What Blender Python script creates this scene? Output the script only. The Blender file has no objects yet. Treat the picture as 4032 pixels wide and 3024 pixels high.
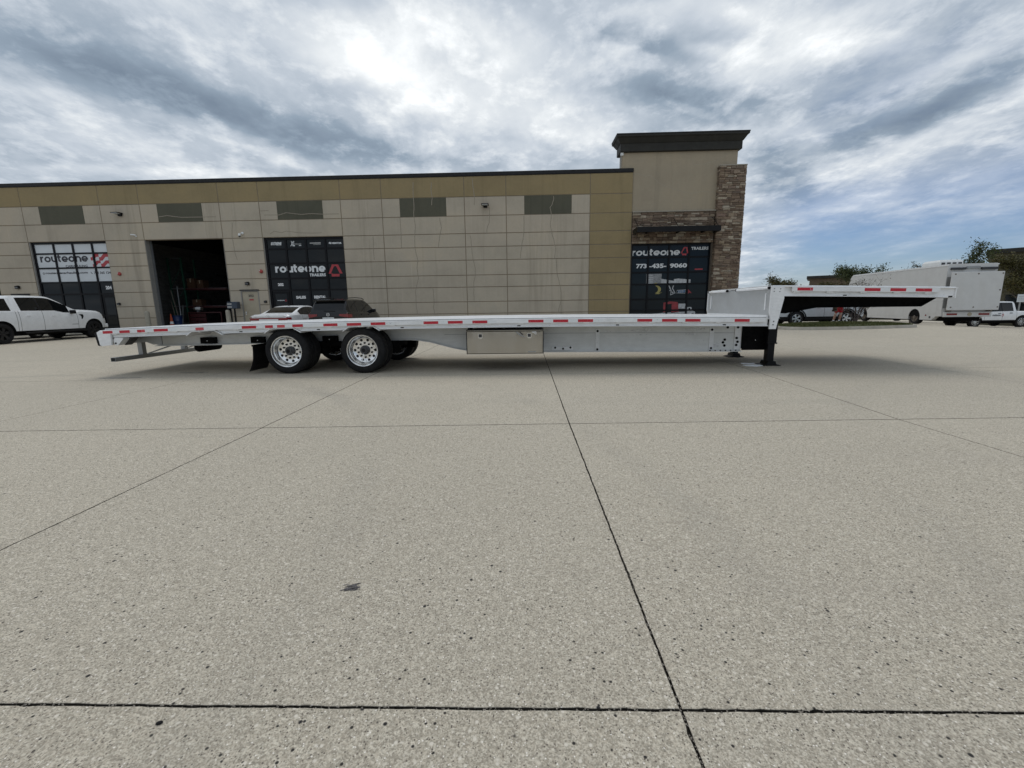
import bpy, bmesh, math, random
from math import sin, cos, pi, radians, sqrt, atan2
from mathutils import Vector, Matrix, noise as mnoise

random.seed(7)
S = bpy.context.scene
COL = S.collection

# ------------------------------------------------------------------ camera
cam_d = bpy.data.cameras.new("camera")
cam = bpy.data.objects.new("camera", cam_d)
COL.objects.link(cam)
S.camera = cam
yaw, pitch, roll = radians(-1.9149), radians(10.0899), radians(-0.82464)
fwd = Vector((sin(yaw)*cos(pitch), cos(yaw)*cos(pitch), -sin(pitch)))
rgt = Vector((cos(yaw), -sin(yaw), 0))
upv = rgt.cross(fwd)
r2 = rgt*cos(roll) + upv*sin(roll)
u2 = -rgt*sin(roll) + upv*cos(roll)
cam.matrix_world = Matrix(((r2.x, u2.x, -fwd.x, 0), (r2.y, u2.y, -fwd.y, 0), (r2.z, u2.z, -fwd.z, 1.137), (0, 0, 0, 1)))
cam_d.sensor_width = 36.0
cam_d.lens = 1711.0/4032.0*36.0
cam_d.clip_start = 0.05
cam_d.clip_end = 2000

# ------------------------------------------------------------------ sun and exposure
SUN_EL, SUN_AZ = radians(62), radians(-12)      # high, in front of the camera, behind thin cloud
sun_d = bpy.data.lights.new("sun", 'SUN')
sun_d.energy = 0.75
sun_d.angle = radians(34)
sun_d.color = (1.0, 0.955, 0.89)
sun = bpy.data.objects.new("sun", sun_d)
COL.objects.link(sun)
sdir = Vector((sin(SUN_AZ)*cos(SUN_EL), cos(SUN_AZ)*cos(SUN_EL), sin(SUN_EL)))
sun.rotation_euler = sdir.to_track_quat('Z', 'Y').to_euler()
S.view_settings.view_transform = 'Standard'
S.view_settings.look = 'None'
S.view_settings.gamma = 1
S.view_settings.exposure = 0.43
S.view_settings.use_curve_mapping = False

# ------------------------------------------------------------------ world: Nishita sky under a deck of cloud
W = bpy.data.worlds.new("World")
S.world = W
W.use_nodes = True
nt = W.node_tree
for n in list(nt.nodes): nt.nodes.remove(n)
def N(t, **kw):
    n = nt.nodes.new(t)
    for k, v in kw.items():
        if k == 'ins':
            for a, b in v.items(): n.inputs[a].default_value = b
        else: setattr(n, k, v)
    return n
L = lambda a, b: nt.links.new(a, b)
def wmath(op, a, b=None, clamp=False):
    n = N('ShaderNodeMath', operation=op, use_clamp=clamp)
    for i, v in enumerate((a, b)):
        if v is None: continue
        if isinstance(v, (int, float)): n.inputs[i].default_value = v
        else: L(v, n.inputs[i])
    return n.outputs[0]
SKY_STRENGTH = 0.1
out = N('ShaderNodeOutputWorld'); bg = N('ShaderNodeBackground'); bg.inputs[1].default_value = SKY_STRENGTH
L(bg.outputs[0], out.inputs[0])
sky = N('ShaderNodeTexSky', sky_type='NISHITA', sun_disc=False, sun_elevation=SUN_EL, sun_rotation=SUN_AZ, altitude=200, air_density=1.1, dust_density=0.35, ozone_density=3.0)
tc = N('ShaderNodeTexCoord')
sep = N('ShaderNodeSeparateXYZ'); L(tc.outputs['Generated'], sep.inputs[0])
zc = wmath('MAXIMUM', sep.outputs[2], 0.0)
den = wmath('ADD', zc, 0.16)
px_ = wmath('DIVIDE', sep.outputs[0], den); py_ = wmath('DIVIDE', sep.outputs[1], den)
cmb = N('ShaderNodeCombineXYZ'); L(px_, cmb.inputs[0]); L(py_, cmb.inputs[1])
P0 = cmb.outputs[0]                                  # position on the cloud deck
# warp for ragged edges
wn = N('ShaderNodeTexNoise', ins={'Scale': 1.3, 'Detail': 5.0, 'Roughness': 0.6}); L(P0, wn.inputs['Vector'])
ws = N('ShaderNodeVectorMath', operation='SUBTRACT'); L(wn.outputs['Color'], ws.inputs[0]); ws.inputs[1].default_value = (.5, .5, .5)
wm = N('ShaderNodeVectorMath', operation='SCALE'); L(ws.outputs[0], wm.inputs[0]); wm.inputs['Scale'].default_value = 0.40
wa = N('ShaderNodeVectorMath', operation='ADD'); L(P0, wa.inputs[0]); L(wm.outputs[0], wa.inputs[1])
PW = wa.outputs[0]
# (centre x, y on the deck, half length, half width, rotation, gain): the large banks of cloud
CLOUDS = [(-1.1923, 1.2458, 0.2958, 0.2147, 3.0167, -0.14), (-1.1505, 1.4535, 0.2758, 0.1647, -2.2446, -0.2), (-1.0253, 1.6342, 0.3766, 0.1574, -2.2687, -0.22), (-0.6954, 1.9245, 0.382, 0.1755, -2.6895, -0.26), (-1.5945, 1.6884, 0.3841, 0.137, -2.5402, 0.08), (-1.0494, 1.8298, 0.2112, 0.0848, -2.3892, 0.2), (-0.9774, 1.9734, 0.1076, 0.0694, -2.5345, 0.16), (-1.4488, 1.4096, 0.1984, 0.117, -2.0971, -0.1), (-0.558, 1.3497, 0.2035, 0.1308, -2.1346, 0.22), (-0.4444, 1.5217, 0.2026, 0.1189, -2.1537, 0.18), (-0.1302, 1.6455, 0.4326, 0.2287, -2.7176, 0.32), (-0.2654, 1.3292, 0.3226, 0.0986, -3.0234, 0.16), (0.0265, 1.4541, 0.1818, 0.1101, -2.6441, 0.16), (0.1679, 1.6095, 0.1577, 0.0571, -2.3752, -0.1), (0.3189, 1.4139, 0.1349, 0.0523, -2.7968, -0.24), (0.5939, 1.6824, 0.3412, 0.1085, -2.8774, -0.3), (0.4275, 1.3137, 0.2111, 0.0446, -3.0621, 0.16), (0.5881, 1.4564, 0.1755, 0.0356, -2.9854, 0.18), (0.58, 1.7321, 0.1088, 0.0307, -2.9212, 0.2), (0.8035, 1.3736, 0.3216, 0.0874, -2.916, 0.22), (1.2219, 2.2387, 0.3302, 0.1323, -2.4612, -0.26), (1.3387, 1.8642, 0.2276, 0.1109, 2.0341, -0.26), (1.4003, 1.6013, 0.1971, 0.0808, 1.7055, -0.24), (1.2138, 1.494, 0.1778, 0.0609, 2.214, 0.16), (1.6613, 2.5259, 0.3657, 0.151, 2.0177, 0.2), (2.0062, 2.182, 0.2859, 0.0913, 1.4844, 0.14), (1.0745, 1.8947, 0.1421, 0.0644, -2.6735, 0.1), (0.2789, 1.9319, 0.1845, 0.1117, -2.7357, 0.16), (-0.2742, 2.0779, 0.3287, 0.093, -2.9166, -0.04), (-1.6477, 1.9366, 0.495, 0.0639, -2.8065, 0.1)]
acc = None
for (cx, cy, hl, hw, rot, g) in CLOUDS:
    mp = N('ShaderNodeMapping', vector_type='TEXTURE')
    mp.inputs['Location'].default_value = (cx, cy, 0); mp.inputs['Rotation'].default_value = (0, 0, rot); mp.inputs['Scale'].default_value = (hl, hw, 1)
    L(PW, mp.inputs['Vector'])
    ln = N('ShaderNodeVectorMath', operation='LENGTH'); L(mp.outputs[0], ln.inputs[0])
    mr = N('ShaderNodeMapRange', interpolation_type='SMOOTHERSTEP')
    mr.inputs['From Min'].default_value = 0.0; mr.inputs['From Max'].default_value = 1.6
    mr.inputs['To Min'].default_value = g; mr.inputs['To Max'].default_value = 0.0
    L(ln.outputs['Value'], mr.inputs['Value'])
    acc = mr.outputs[0] if acc is None else wmath('ADD', acc, mr.outputs[0])
def streak(rot, sx, sy, scale, detail, rough, dist):
    mp = N('ShaderNodeMapping', vector_type='POINT')
    mp.inputs['Rotation'].default_value = (0, 0, rot); mp.inputs['Scale'].default_value = (sx, sy, 1)
    L(P0, mp.inputs['Vector'])
    nn = N('ShaderNodeTexNoise', ins={'Scale': scale, 'Detail': detail, 'Roughness': rough, 'Distortion': dist})
    L(mp.outputs[0], nn.inputs['Vector'])
    return wmath('SUBTRACT', nn.outputs['Fac'], 0.5)
n1 = streak(0.15, 1.0, 0.75, 2.6, 12.0, 0.62, 0.10)
n2 = streak(-0.2, 1.0, 0.85, 6.5, 10.0, 0.62, 0.15)
n3 = streak(0.6, 1.0, 0.8, 1.3, 6.0, 0.55, 0.1)
puff = wmath('MULTIPLY', wmath('ABSOLUTE', n2), 1.5)          # billows: bright tops with thin creases between them
puff1 = wmath('MULTIPLY', wmath('ABSOLUTE', n1), 1.2)
bri = wmath('ADD', acc, 0.455)
bri = wmath('ADD', bri, wmath('MULTIPLY', n1, 1.10))
bri = wmath('ADD', bri, wmath('MULTIPLY', n2, 0.55))
bri = wmath('ADD', bri, wmath('MULTIPLY', puff, 0.40))
bri = wmath('ADD', bri, wmath('MULTIPLY', puff1, 0.30))
bri = wmath('ADD', bri, wmath('MULTIPLY', n3, 0.30))
ramp = N('ShaderNodeValToRGB')
el = ramp.color_ramp.elements
el[0].position = 0.0; el[0].color = (0.13, 0.17, 0.225, 1)
el[1].position = 1.0; el[1].color = (0.80, 0.82, 0.83, 1)
for p, c in ((0.28, (0.225, 0.280, 0.345, 1)), (0.52, (0.42, 0.465, 0.520, 1)), (0.76, (0.60, 0.63, 0.655, 1))):
    e = el.new(p); e.color = c
L(bri, ramp.inputs[0])
cl = N('ShaderNodeVectorMath', operation='SCALE'); L(ramp.outputs[0], cl.inputs[0]); cl.inputs['Scale'].default_value = 1.0/SKY_STRENGTH
# cover: solid overhead, thinning to clear sky low down on the right (east)
az = wmath('SUBTRACT', sep.outputs[0], wmath('MULTIPLY', sep.outputs[1], 0.30))
cov = N('ShaderNodeMapRange', interpolation_type='SMOOTHSTEP')
cov.inputs['From Min'].default_value = 0.02; cov.inputs['From Max'].default_value = 0.30
cov.inputs['To Min'].default_value = 0.0; cov.inputs['To Max'].default_value = 1.0
L(az, cov.inputs['Value'])
low = N('ShaderNodeMapRange', interpolation_type='SMOOTHSTEP')
low.inputs['From Min'].default_value = 0.06; low.inputs['From Max'].default_value = 0.27
low.inputs['To Min'].default_value = 1.0; low.inputs['To Max'].default_value = 0.0
L(zc, low.inputs['Value'])
clear = wmath('MULTIPLY', cov.outputs[0], low.outputs[0])
clear = wmath('SUBTRACT', clear, wmath('MULTIPLY', n1, 0.9))
clear = wmath('MULTIPLY', clear, wmath('MULTIPLY', cov.outputs[0], 0.95), clamp=True)
mix = N('ShaderNodeMix', data_type='RGBA')
L(clear, mix.inputs[0]); L(cl.outputs[0], mix.inputs[6])
sk = N('ShaderNodeVectorMath', operation='SCALE'); L(sky.outputs[0], sk.inputs[0]); sk.inputs['Scale'].default_value = 0.80
skt = N('ShaderNodeVectorMath', operation='MULTIPLY'); L(sk.outputs[0], skt.inputs[0]); skt.inputs[1].default_value = (.54, .60, .76)
L(skt.outputs[0], mix.inputs[7])
L(mix.outputs[2], bg.inputs[0])

# ------------------------------------------------------------------ materials
MATS = {}
class MT:
    """small node helper for one material"""
    def __init__(s, name):
        s.m = bpy.data.materials.new(name); s.m.use_nodes = True
        s.t = s.m.node_tree; s.b = s.t.nodes['Principled BSDF']
        MATS[name] = s.m
    def n(s, t, ins=None, **kw):
        x = s.t.nodes.new(t)
        for k, v in kw.items(): setattr(x, k, v)
        for k, v in (ins or {}).items():
            if hasattr(v, 'is_linked') or isinstance(v, bpy.types.NodeSocket): s.t.links.new(v, x.inputs[k])
            else: x.inputs[k].default_value = v
        return x
    def math(s, op, a, b=0.0, clamp=False): return s.n('ShaderNodeMath', {0: a, 1: b}, operation=op, use_clamp=clamp).outputs[0]
    def noise(s, vec, scale, detail=4, rough=.55, dist=0):
        x = s.n('ShaderNodeTexNoise', {'Scale': scale, 'Detail': detail, 'Roughness': rough, 'Distortion': dist})
        s.t.links.new(vec, x.inputs['Vector']); return x.outputs['Fac']
    def pos(s, scale=(1, 1, 1), obj=False):
        g = s.n('ShaderNodeTexCoord').outputs['Object'] if obj else s.n('ShaderNodeNewGeometry').outputs['Position']
        return s.n('ShaderNodeMapping', {'Vector': g, 'Scale': scale}).outputs[0]
    def ramp(s, f, *stops):
        r = s.n('ShaderNodeValToRGB'); s.t.links.new(f, r.inputs[0]); e = r.color_ramp.elements
        e[0].position, e[0].color = stops[0][0], (*stops[0][1], 1)
        e[1].position, e[1].color = stops[-1][0], (*stops[-1][1], 1)
        for p, c in stops[1:-1]:
            q = e.new(p); q.color = (*c, 1)
        return r.outputs[0]
    def mix(s, f, a, b, blend='MIX'):
        x = s.n('ShaderNodeMix', data_type='RGBA', blend_type=blend)
        for i, v in ((0, f), (6, a), (7, b)):
            if isinstance(v, bpy.types.NodeSocket): s.t.links.new(v, x.inputs[i])
            elif isinstance(v, tuple): x.inputs[i].default_value = (*v, 1)
            else: x.inputs[i].default_value = v
        return x.outputs[2]
    def rng(s, f, a, b, c=0., d=1.):
        return s.n('ShaderNodeMapRange', {'Value': f, 'From Min': a, 'From Max': b, 'To Min': c, 'To Max': d}).outputs[0]
    def bump(s, h, strength, dist=.01):
        x = s.n('ShaderNodeBump', {'Height': h, 'Strength': strength, 'Distance': dist}); s.t.links.new(x.outputs[0], s.b.inputs['Normal'])
    def set(s, **kw):
        for k, v in kw.items():
            k = {'color': 'Base Color', 'rough': 'Roughness', 'metal': 'Metallic', 'spec': 'Specular IOR Level', 'coat': 'Coat Weight'}[k]
            if isinstance(v, bpy.types.NodeSocket): s.t.links.new(v, s.b.inputs[k])
            elif isinstance(v, tuple): s.b.inputs[k].default_value = (*v, 1)
            else: s.b.inputs[k].default_value = v
        return s

def plain(name, c, rough=.5, metal=0., var=.12, scale=6., spec=.5, coat=0., dirt=None):
    t = MT(name)
    f = t.noise(t.pos(), scale, 5, .6)
    lo = tuple(x*(1-var) for x in c); hi = tuple(min(1, x*(1+var)) for x in c)
    col = t.ramp(f, (.3, lo), (.7, hi))
    if dirt:
        g = t.noise(t.pos((1, 1, .4)), 2.2, 6, .65)
        col = t.mix(t.rng(g, .45, .75, 0, dirt[1]), col, dirt[0])
    r = t.rng(t.noise(t.pos(), scale*2.3, 3), .3, .7, max(.02, rough*.8), min(1, rough*1.2))
    return t.set(color=col, rough=r, metal=metal, spec=spec, coat=coat)

def concrete_wall(name, c, streakc, amt=.5):
    t = MT(name)
    oi = t.n('ShaderNodeObjectInfo')
    p = t.pos()
    blot = t.noise(p, .55, 6, .62)
    fine = t.noise(p, 7., 6, .7)
    drip = t.noise(t.pos((1.5, 1.5, .09)), 1.6, 6, .62, .15)
    drip2 = t.noise(t.pos((5, 5, .12)), 2.0, 4, .5, .1)
    base = t.ramp(blot, (.28, tuple(x*.84 for x in c)), (.5, c), (.72, (c[0]*1.10, c[1]*1.07, c[2]*1.02)))
    base = t.mix(t.rng(oi.outputs['Random'], 0, 1, 0, .30), base, (c[0]*1.05, c[1]*1.0, c[2]*1.0))
    base = t.mix(t.rng(drip, .54, .74, 0, amt), base, streakc)
    base = t.mix(t.rng(drip2, .60, .72, 0, .32*amt), base, tuple(min(1, x*1.35) for x in c))
    base = t.mix(t.rng(fine, .35, .75, .0, .22), base, tuple(x*.72 for x in c))
    t.set(color=base, rough=.88, spec=.25)
    t.bump(fine, .25, .01)
    return t

concrete_wall('wall_concrete', (.458, .405, .322), (.320, .278, .215), .8)
concrete_wall('wall_olive', (.300, .238, .132), (.215, .170, .094), .6)
concrete_wall('wall_infill', (.105, .103, .076), (.074, .072, .052), .7)
concrete_wall('stucco', (.365, .312, .230), (.180, .162, .125), .35)
concrete_wall('joint_dark', (.235, .198, .145), (.13, .11, .08))
plain('crack_pale', (.345, .305, .240), .9, 0, .2, 20); plain('crack_dark', (.20, .172, .135), .9, 0, .2, 20)
plain('coping', (.020, .020, .021), .5, .0, .2, 6, .2); plain('cornice', (.034, .033, .029), .6, 0, .15, 2, .2)
plain('black_frame', (.007, .007, .009), .35, 0, .2, 6, .15); plain('black_paint', (.007, .007, .008), .45, 0, .3, 9, .2, dirt=((.022, .020, .018), .35))
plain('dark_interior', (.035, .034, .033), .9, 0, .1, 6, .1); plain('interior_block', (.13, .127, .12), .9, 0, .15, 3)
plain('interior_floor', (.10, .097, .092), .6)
def glass(name, c, rough=.04, spec=.22):
    t = MT(name); f = t.noise(t.pos(), .8, 2)
    t.set(color=t.ramp(f, (.3, tuple(x*.7 for x in c)), (.7, c)), rough=rough, spec=spec); t.bump(f, .05, .02); return t
glass('glass_dark', (.010, .013, .015)); glass('glass_car', (.008, .009, .010), .03, .35); glass('glass_blue', (.010, .016, .022), .05)
plain('vinyl_white', (.70, .72, .73), .4, 0, .04); plain('vinyl_film', (.60, .63, .65), .35, 0, .05, 1.5); plain('vinyl_black', (.018, .017, .025), .4)
plain('vinyl_red', (.40, .035, .045), .4, 0, .08); plain('vinyl_grey', (.38, .38, .37), .5, 0, .2, 30); plain('vinyl_yellow', (.34, .29, .09), .5); plain('print_grey', (.24, .245, .25), .5, 0, .45, 14); plain('print_white', (.42, .43, .44), .5, 0, .3, 9); plain('print_red', (.26, .028, .035), .5, 0, .3, 7)
plain('vinyl_blue', (.06, .12, .22), .5); plain('number_white', (.78, .78, .78), .4, 0, .03); plain('number_black', (.02, .02, .02), .5)
plain('door_beige', (.40, .35, .26), .6, 0, .10, 2, dirt=((.28, .235, .165), .55))
plain('jamb', (.26, .25, .23), .7, 0, .1)
plain('plastic_white', (.74, .75, .74), .4, 0, .05); plain('fire_red', (.40, .06, .05), .45, 0, .1); plain('bollard', (.36, .33, .265), .75, 0, .15, 4)
plain('rack_green', (.02, .075, .05), .5); plain('rack_orange', (.42, .11, .03), .5); plain('barrel_blue', (.008, .026, .10), .4); plain('cone_orange', (.40, .06, .015), .6)
plain('steel_grey', (.32, .33, .34), .4, .8); plain('cardboard', (.07, .032, .014), .8); plain('bench_red', (.045, .006, .007), .5); plain('mail_navy', (.035, .05, .075), .45)

# exposed-aggregate paving, world coordinates
t = MT('paving')
p = t.pos()
v1 = t.n('ShaderNodeTexVoronoi', {'Vector': p, 'Scale': 62., 'Randomness': 1.}, feature='F1')
v2 = t.n('ShaderNodeTexVoronoi', {'Vector': p, 'Scale': 150., 'Randomness': 1.}, feature='F1')
v3 = t.n('ShaderNodeTexVoronoi', {'Vector': p, 'Scale': 25., 'Randomness': 1.}, feature='F1')
c1 = t.n('ShaderNodeSeparateColor', {0: v1.outputs['Color']}); c2 = t.n('ShaderNodeSeparateColor', {0: v2.outputs['Color']}); c3 = t.n('ShaderNodeSeparateColor', {0: v3.outputs['Color']})
big = t.noise(p, .22, 6, .6); mid = t.noise(p, 1.7, 7, .68); fin = t.noise(p, 34., 8, .75); grit = t.noise(p, 110., 4, .7)
oi = t.n('ShaderNodeObjectInfo')
BASE = (.455, .428, .372)
col = t.ramp(big, (.32, (.455, .412, .335)), (.68, (.605, .550, .452)))
col = t.mix(t.rng(oi.outputs['Random'], 0, 1, 0, .45), col, (.44, .405, .345))
col = t.mix(t.rng(mid, .50, .78, 0, .50), col, (.37, .33, .275))
col = t.mix(t.rng(fin, .34, .66, .62, 0), col, (.255, .235, .20))
col = t.mix(t.rng(fin, .52, .74, 0, .55), col, (.60, .575, .525))
col = t.mix(t.rng(grit, .38, .50, .45, 0), col, (.20, .18, .155))
v4 = t.n('ShaderNodeTexVoronoi', {'Vector': p, 'Scale': 125., 'Randomness': 1.}, feature='F1'); c4 = t.n('ShaderNodeSeparateColor', {0: v4.outputs['Color']})
v5 = t.n('ShaderNodeTexVoronoi', {'Vector': p, 'Scale': 250., 'Randomness': 1.}, feature='F1'); c5 = t.n('ShaderNodeSeparateColor', {0: v5.outputs['Color']})
col = t.mix(t.rng(c4.outputs[0], 0, .55, .55, 0), col, (.26, .245, .205)); col = t.mix(t.rng(c4.outputs[0], .70, 1, 0, .40), col, (.62, .595, .515))
col = t.mix(t.rng(c5.outputs[0], 0, .5, .70, 0), col, (.19, .175, .145)); col = t.mix(t.rng(c5.outputs[0], .6, 1, 0, .50), col, (.64, .615, .535))
def spots(v, c, thr, r0, r1):
    return t.math('MULTIPLY', t.math('GREATER_THAN', c, thr), t.rng(v.outputs['Distance'], r0, r1, 1, 0))
col = t.mix(spots(v1, c1.outputs[0], .92, .24, .42), col, (.58, .55, .49))
col = t.mix(spots(v1, c1.outputs[1], .955, .22, .36), col, (.030, .028, .026))
col = t.mix(spots(v2, c2.outputs[0], .88, .30, .46), col, (.12, .105, .09))
col = t.mix(spots(v2, c2.outputs[1], .945, .25, .42), col, (.72, .70, .66))
col = t.mix(spots(v3, c3.outputs[0], .965, .12, .20), col, (.022, .021, .022))
# long pale and dark wheel polish, running along the lot
ty = t.noise(t.pos((.10, .9, 1)), 1.0, 5, .6)
col = t.mix(t.rng(ty, .55, .75, 0, .35), col, (.345, .318, .28))
col = t.mix(1., col, (1.155, 1.115, 1.06), 'MULTIPLY')
# faint tyre arcs left by trucks swinging through the lot
wob = t.math('MULTIPLY', t.math('SUBTRACT', t.noise(p, 2.5, 3), .5), .16)
for (ax_, ay_, R0, st) in ((-7.5, 1.2, 6.6, .26), (-7.5, 1.2, 8.5, .24), (11.5, -1.5, 8.2, .20), (11.5, -1.5, 10.1, .20), (2.0, 22.0, 15.2, .18), (2.0, 22.0, 17.0, .16)):
    vd = t.n('ShaderNodeVectorMath', {0: p, 1: (ax_, ay_, 0)}, operation='DISTANCE').outputs['Value']
    band = t.rng(t.math('ABSOLUTE', t.math('ADD', t.math('SUBTRACT', vd, R0), wob)), .05, .17, st, 0)
    band = t.math('MULTIPLY', band, t.rng(t.noise(p, .45, 5, .6), .42, .62, 0, 1), clamp=True)
    col = t.mix(band, col, (.27, .25, .215))
t.set(color=col, rough=.86, spec=.3)
hb = t.math('ADD', t.math('MULTIPLY', fin, 1.0), t.math('MULTIPLY', v1.outputs['Distance'], .6))
t.bump(hb, .55, .006)
plain('joint_fill', (.052, .047, .040), .95, 0, .7, 90, .1)
plain('smear', (.13, .12, .118), .8, 0, .6, 160)
plain('stain', (.30, .27, .225), .6, 0, .3, 12)
plain('grit', (.34, .30, .25), .9, 0, .7, 400)
plain('asphalt', (.12, .115, .11), .9, 0, .3, 10)
plain('kerb', (.40, .37, .315), .85, 0, .15, 5, dirt=((.27, .24, .20), .5))

def alu(name, c, rough, metal=.75, dirtc=(.35, .34, .32), dirta=.45, sc=9.):
    t = MT(name)
    f = t.noise(t.pos((.7, 3, 3), True), sc, 7, .7); g = t.noise(t.pos((1, 1, 1), True), 1.8, 6, .65); sp = t.noise(t.pos((1, 1, 1), True), 28., 3, .6)
    col = t.ramp(f, (.3, tuple(x*.86 for x in c)), (.7, c))
    col = t.mix(t.rng(g, .46, .74, 0, dirta), col, dirtc)
    col = t.mix(t.rng(sp, .66, .76, 0, .5), col, tuple(x*.5 for x in dirtc))
    t.set(color=col, rough=t.rng(f, .3, .7, rough*.8, rough*1.25), metal=metal, spec=.5); return t
alu('alu_deck', (.92, .925, .93), .36, .45, (.58, .58, .57), .5); alu('alu_rail', (.92, .925, .93), .42, .12, (.55, .55, .53), .35)
alu('alu_beam', (.80, .81, .80), .48, .22, (.56, .56, .54), .55, 5); alu('alu_plate', (.90, .905, .91), .5, .12, (.52, .52, .50), .45); alu('alu_bulk', (.52, .53, .53), .5, .30, (.42, .42, .41), .6, 4)
alu('alu_rim', (.92, .92, .91), .20, .85, (.60, .58, .55), .35, 12); alu('galv', (.36, .37, .37), .5, .6, (.25, .24, .23), .5)
t = MT('stainless'); f = t.noise(t.pos((3, 1, .4), True), 3.0, 5, .6)
t.set(color=t.ramp(f, (.3, (.43, .42, .395)), (.7, (.49, .48, .455))), rough=t.rng(f, .3, .7, .06, .16), metal=1.0); t.bump(f, .03, .01)
plain('residue', (.70, .71, .71), .7, 0, .25, 25)
def tape(name, c, wear):
    t = MT(name); f = t.noise(t.pos((1, 1, 1), True), 30., 5, .7)
    t.set(color=t.mix(t.rng(f, .62, .66, 0, 1), c, wear), rough=.35, spec=.5)
tape('tape_red', (.50, .012, .028), (.62, .30, .30)); tape('tape_white', (.78, .80, .81), (.45, .45, .45)); tape('tape_pale_red', (.60, .075, .085), (.62, .30, .30))
plain('rubber', (.013, .013, .014), .75, 0, .3, 10, .2, 0, ((.030, .028, .025), .5)); plain('rubber_flap', (.010, .010, .011), .5, 0, .3, 8, .2)
plain('underside', (.006, .006, .006), .8, 0, .3, 6, .08); plain('hub_dark', (.055, .055, .058), .4, .4); plain('hole_black', (.004, .004, .004), .9)
def paint(name, c, flake=0., rough=.28, dirt=None):
    t = plain(name, c, rough, 0., .04, 3, .3, .35, dirt); t.b.inputs['Coat Roughness'].default_value = .06; return t
paint('paint_white', (.78, .79, .80), dirt=((.55, .53, .50), .18)); paint('paint_black', (.005, .0055, .007), 0, .2); paint('paint_silver', (.48, .505, .53), 0, .25); paint('paint_grey', (.12, .125, .13))
paint('paint_vanwhite', (.60, .60, .59), 0, .4, ((.48, .46, .43), .30))
plain('trim_black', (.009, .009, .010), .55, 0, .2, 6, .2); plain('gap_dark', (.02, .02, .02), .8); plain('chrome', (.75, .76, .77), .12, 1.0, .02); plain('lamp_red', (.19, .007, .012), .15, 0, .2, 20, .6, .5)
plain('lamp_clear', (.55, .56, .57), .1, 0, .1, 10, .6, .6); plain('lamp_dark', (.03, .03, .034), .1, 0, .1, 10, .6, .6); plain('alloy', (.55, .56, .57), .25, .8); plain('alloy_black', (.015, .015, .016), .3)
plain('steel_rusty', (.17, .145, .12), .7, .2, .3, 14)
plain('skin', (.50, .29, .21), .55, 0, .06, 9); plain('cloth_red', (.50, .012, .025), .8, 0, .12, 14); plain('cloth_dark', (.022, .024, .030), .85, 0, .2, 12); plain('sock_white', (.75, .75, .74), .8); plain('shoe_dark', (.03, .03, .03), .6); plain('hair', (.035, .022, .015), .7)
plain('bark', (.11, .088, .07), .9, 0, .3, 12); plain('twig', (.105, .08, .07), .9, 0, .3, 12)
def leafmat(name, a, b, c):
    t = MT(name); r = t.n('ShaderNodeNewGeometry').outputs['Random Per Island']
    t.set(color=t.ramp(r, (0, a), (.55, b), (1, c)), rough=.65, spec=.25)
    t.b.inputs['Subsurface Weight'].default_value = 0
leafmat('leaf_green', (.030, .045, .014), (.052, .070, .022), (.095, .105, .035)); leafmat('leaf_olive', (.055, .055, .018), (.085, .080, .028), (.14, .115, .04)); leafmat('leaf_dull', (.05, .05, .03), (.08, .075, .045), (.11, .085, .05))
leafmat('grass_blade', (.055, .070, .018), (.085, .098, .030), (.16, .145, .06))
plain('grass_soil', (.062, .075, .024), .95, 0, .35, 16)
plain('brick_brown', (.115, .085, .055), .85, 0, .2, 3); plain('brick_shade', (.075, .068, .042), .85, 0, .25, 3)
# ledge stone: colour per stone
STONES = [(0, (.135, .097, .070)), (.18, (.205, .145, .105)), (.36, (.275, .200, .140)), (.52, (.165, .128, .102)), (.66, (.345, .270, .190)), (.80, (.225, .155, .120)), (.90, (.48, .41, .31)), (1, (.38, .335, .275))]
for nm, src in (('stone_piece', 'obj'), ('stone_mass', 'island')):
    t = MT(nm)
    r = t.n('ShaderNodeObjectInfo').outputs['Random'] if src == 'obj' else t.n('ShaderNodeNewGeometry').outputs['Random Per Island']
    f = t.noise(t.pos(), 14., 6, .65)
    col = t.mix(t.rng(f, .35, .75, 0, .5), t.ramp(r, *STONES), (.10, .08, .062))
    t.set(color=col, rough=.9, spec=.2); t.bump(f, .6, .02)
plain('mortar', (.13, .108, .085), .95, 0, .2, 20); plain('stone_cap', (.33, .30, .245), .85, 0, .12, 8)

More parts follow.
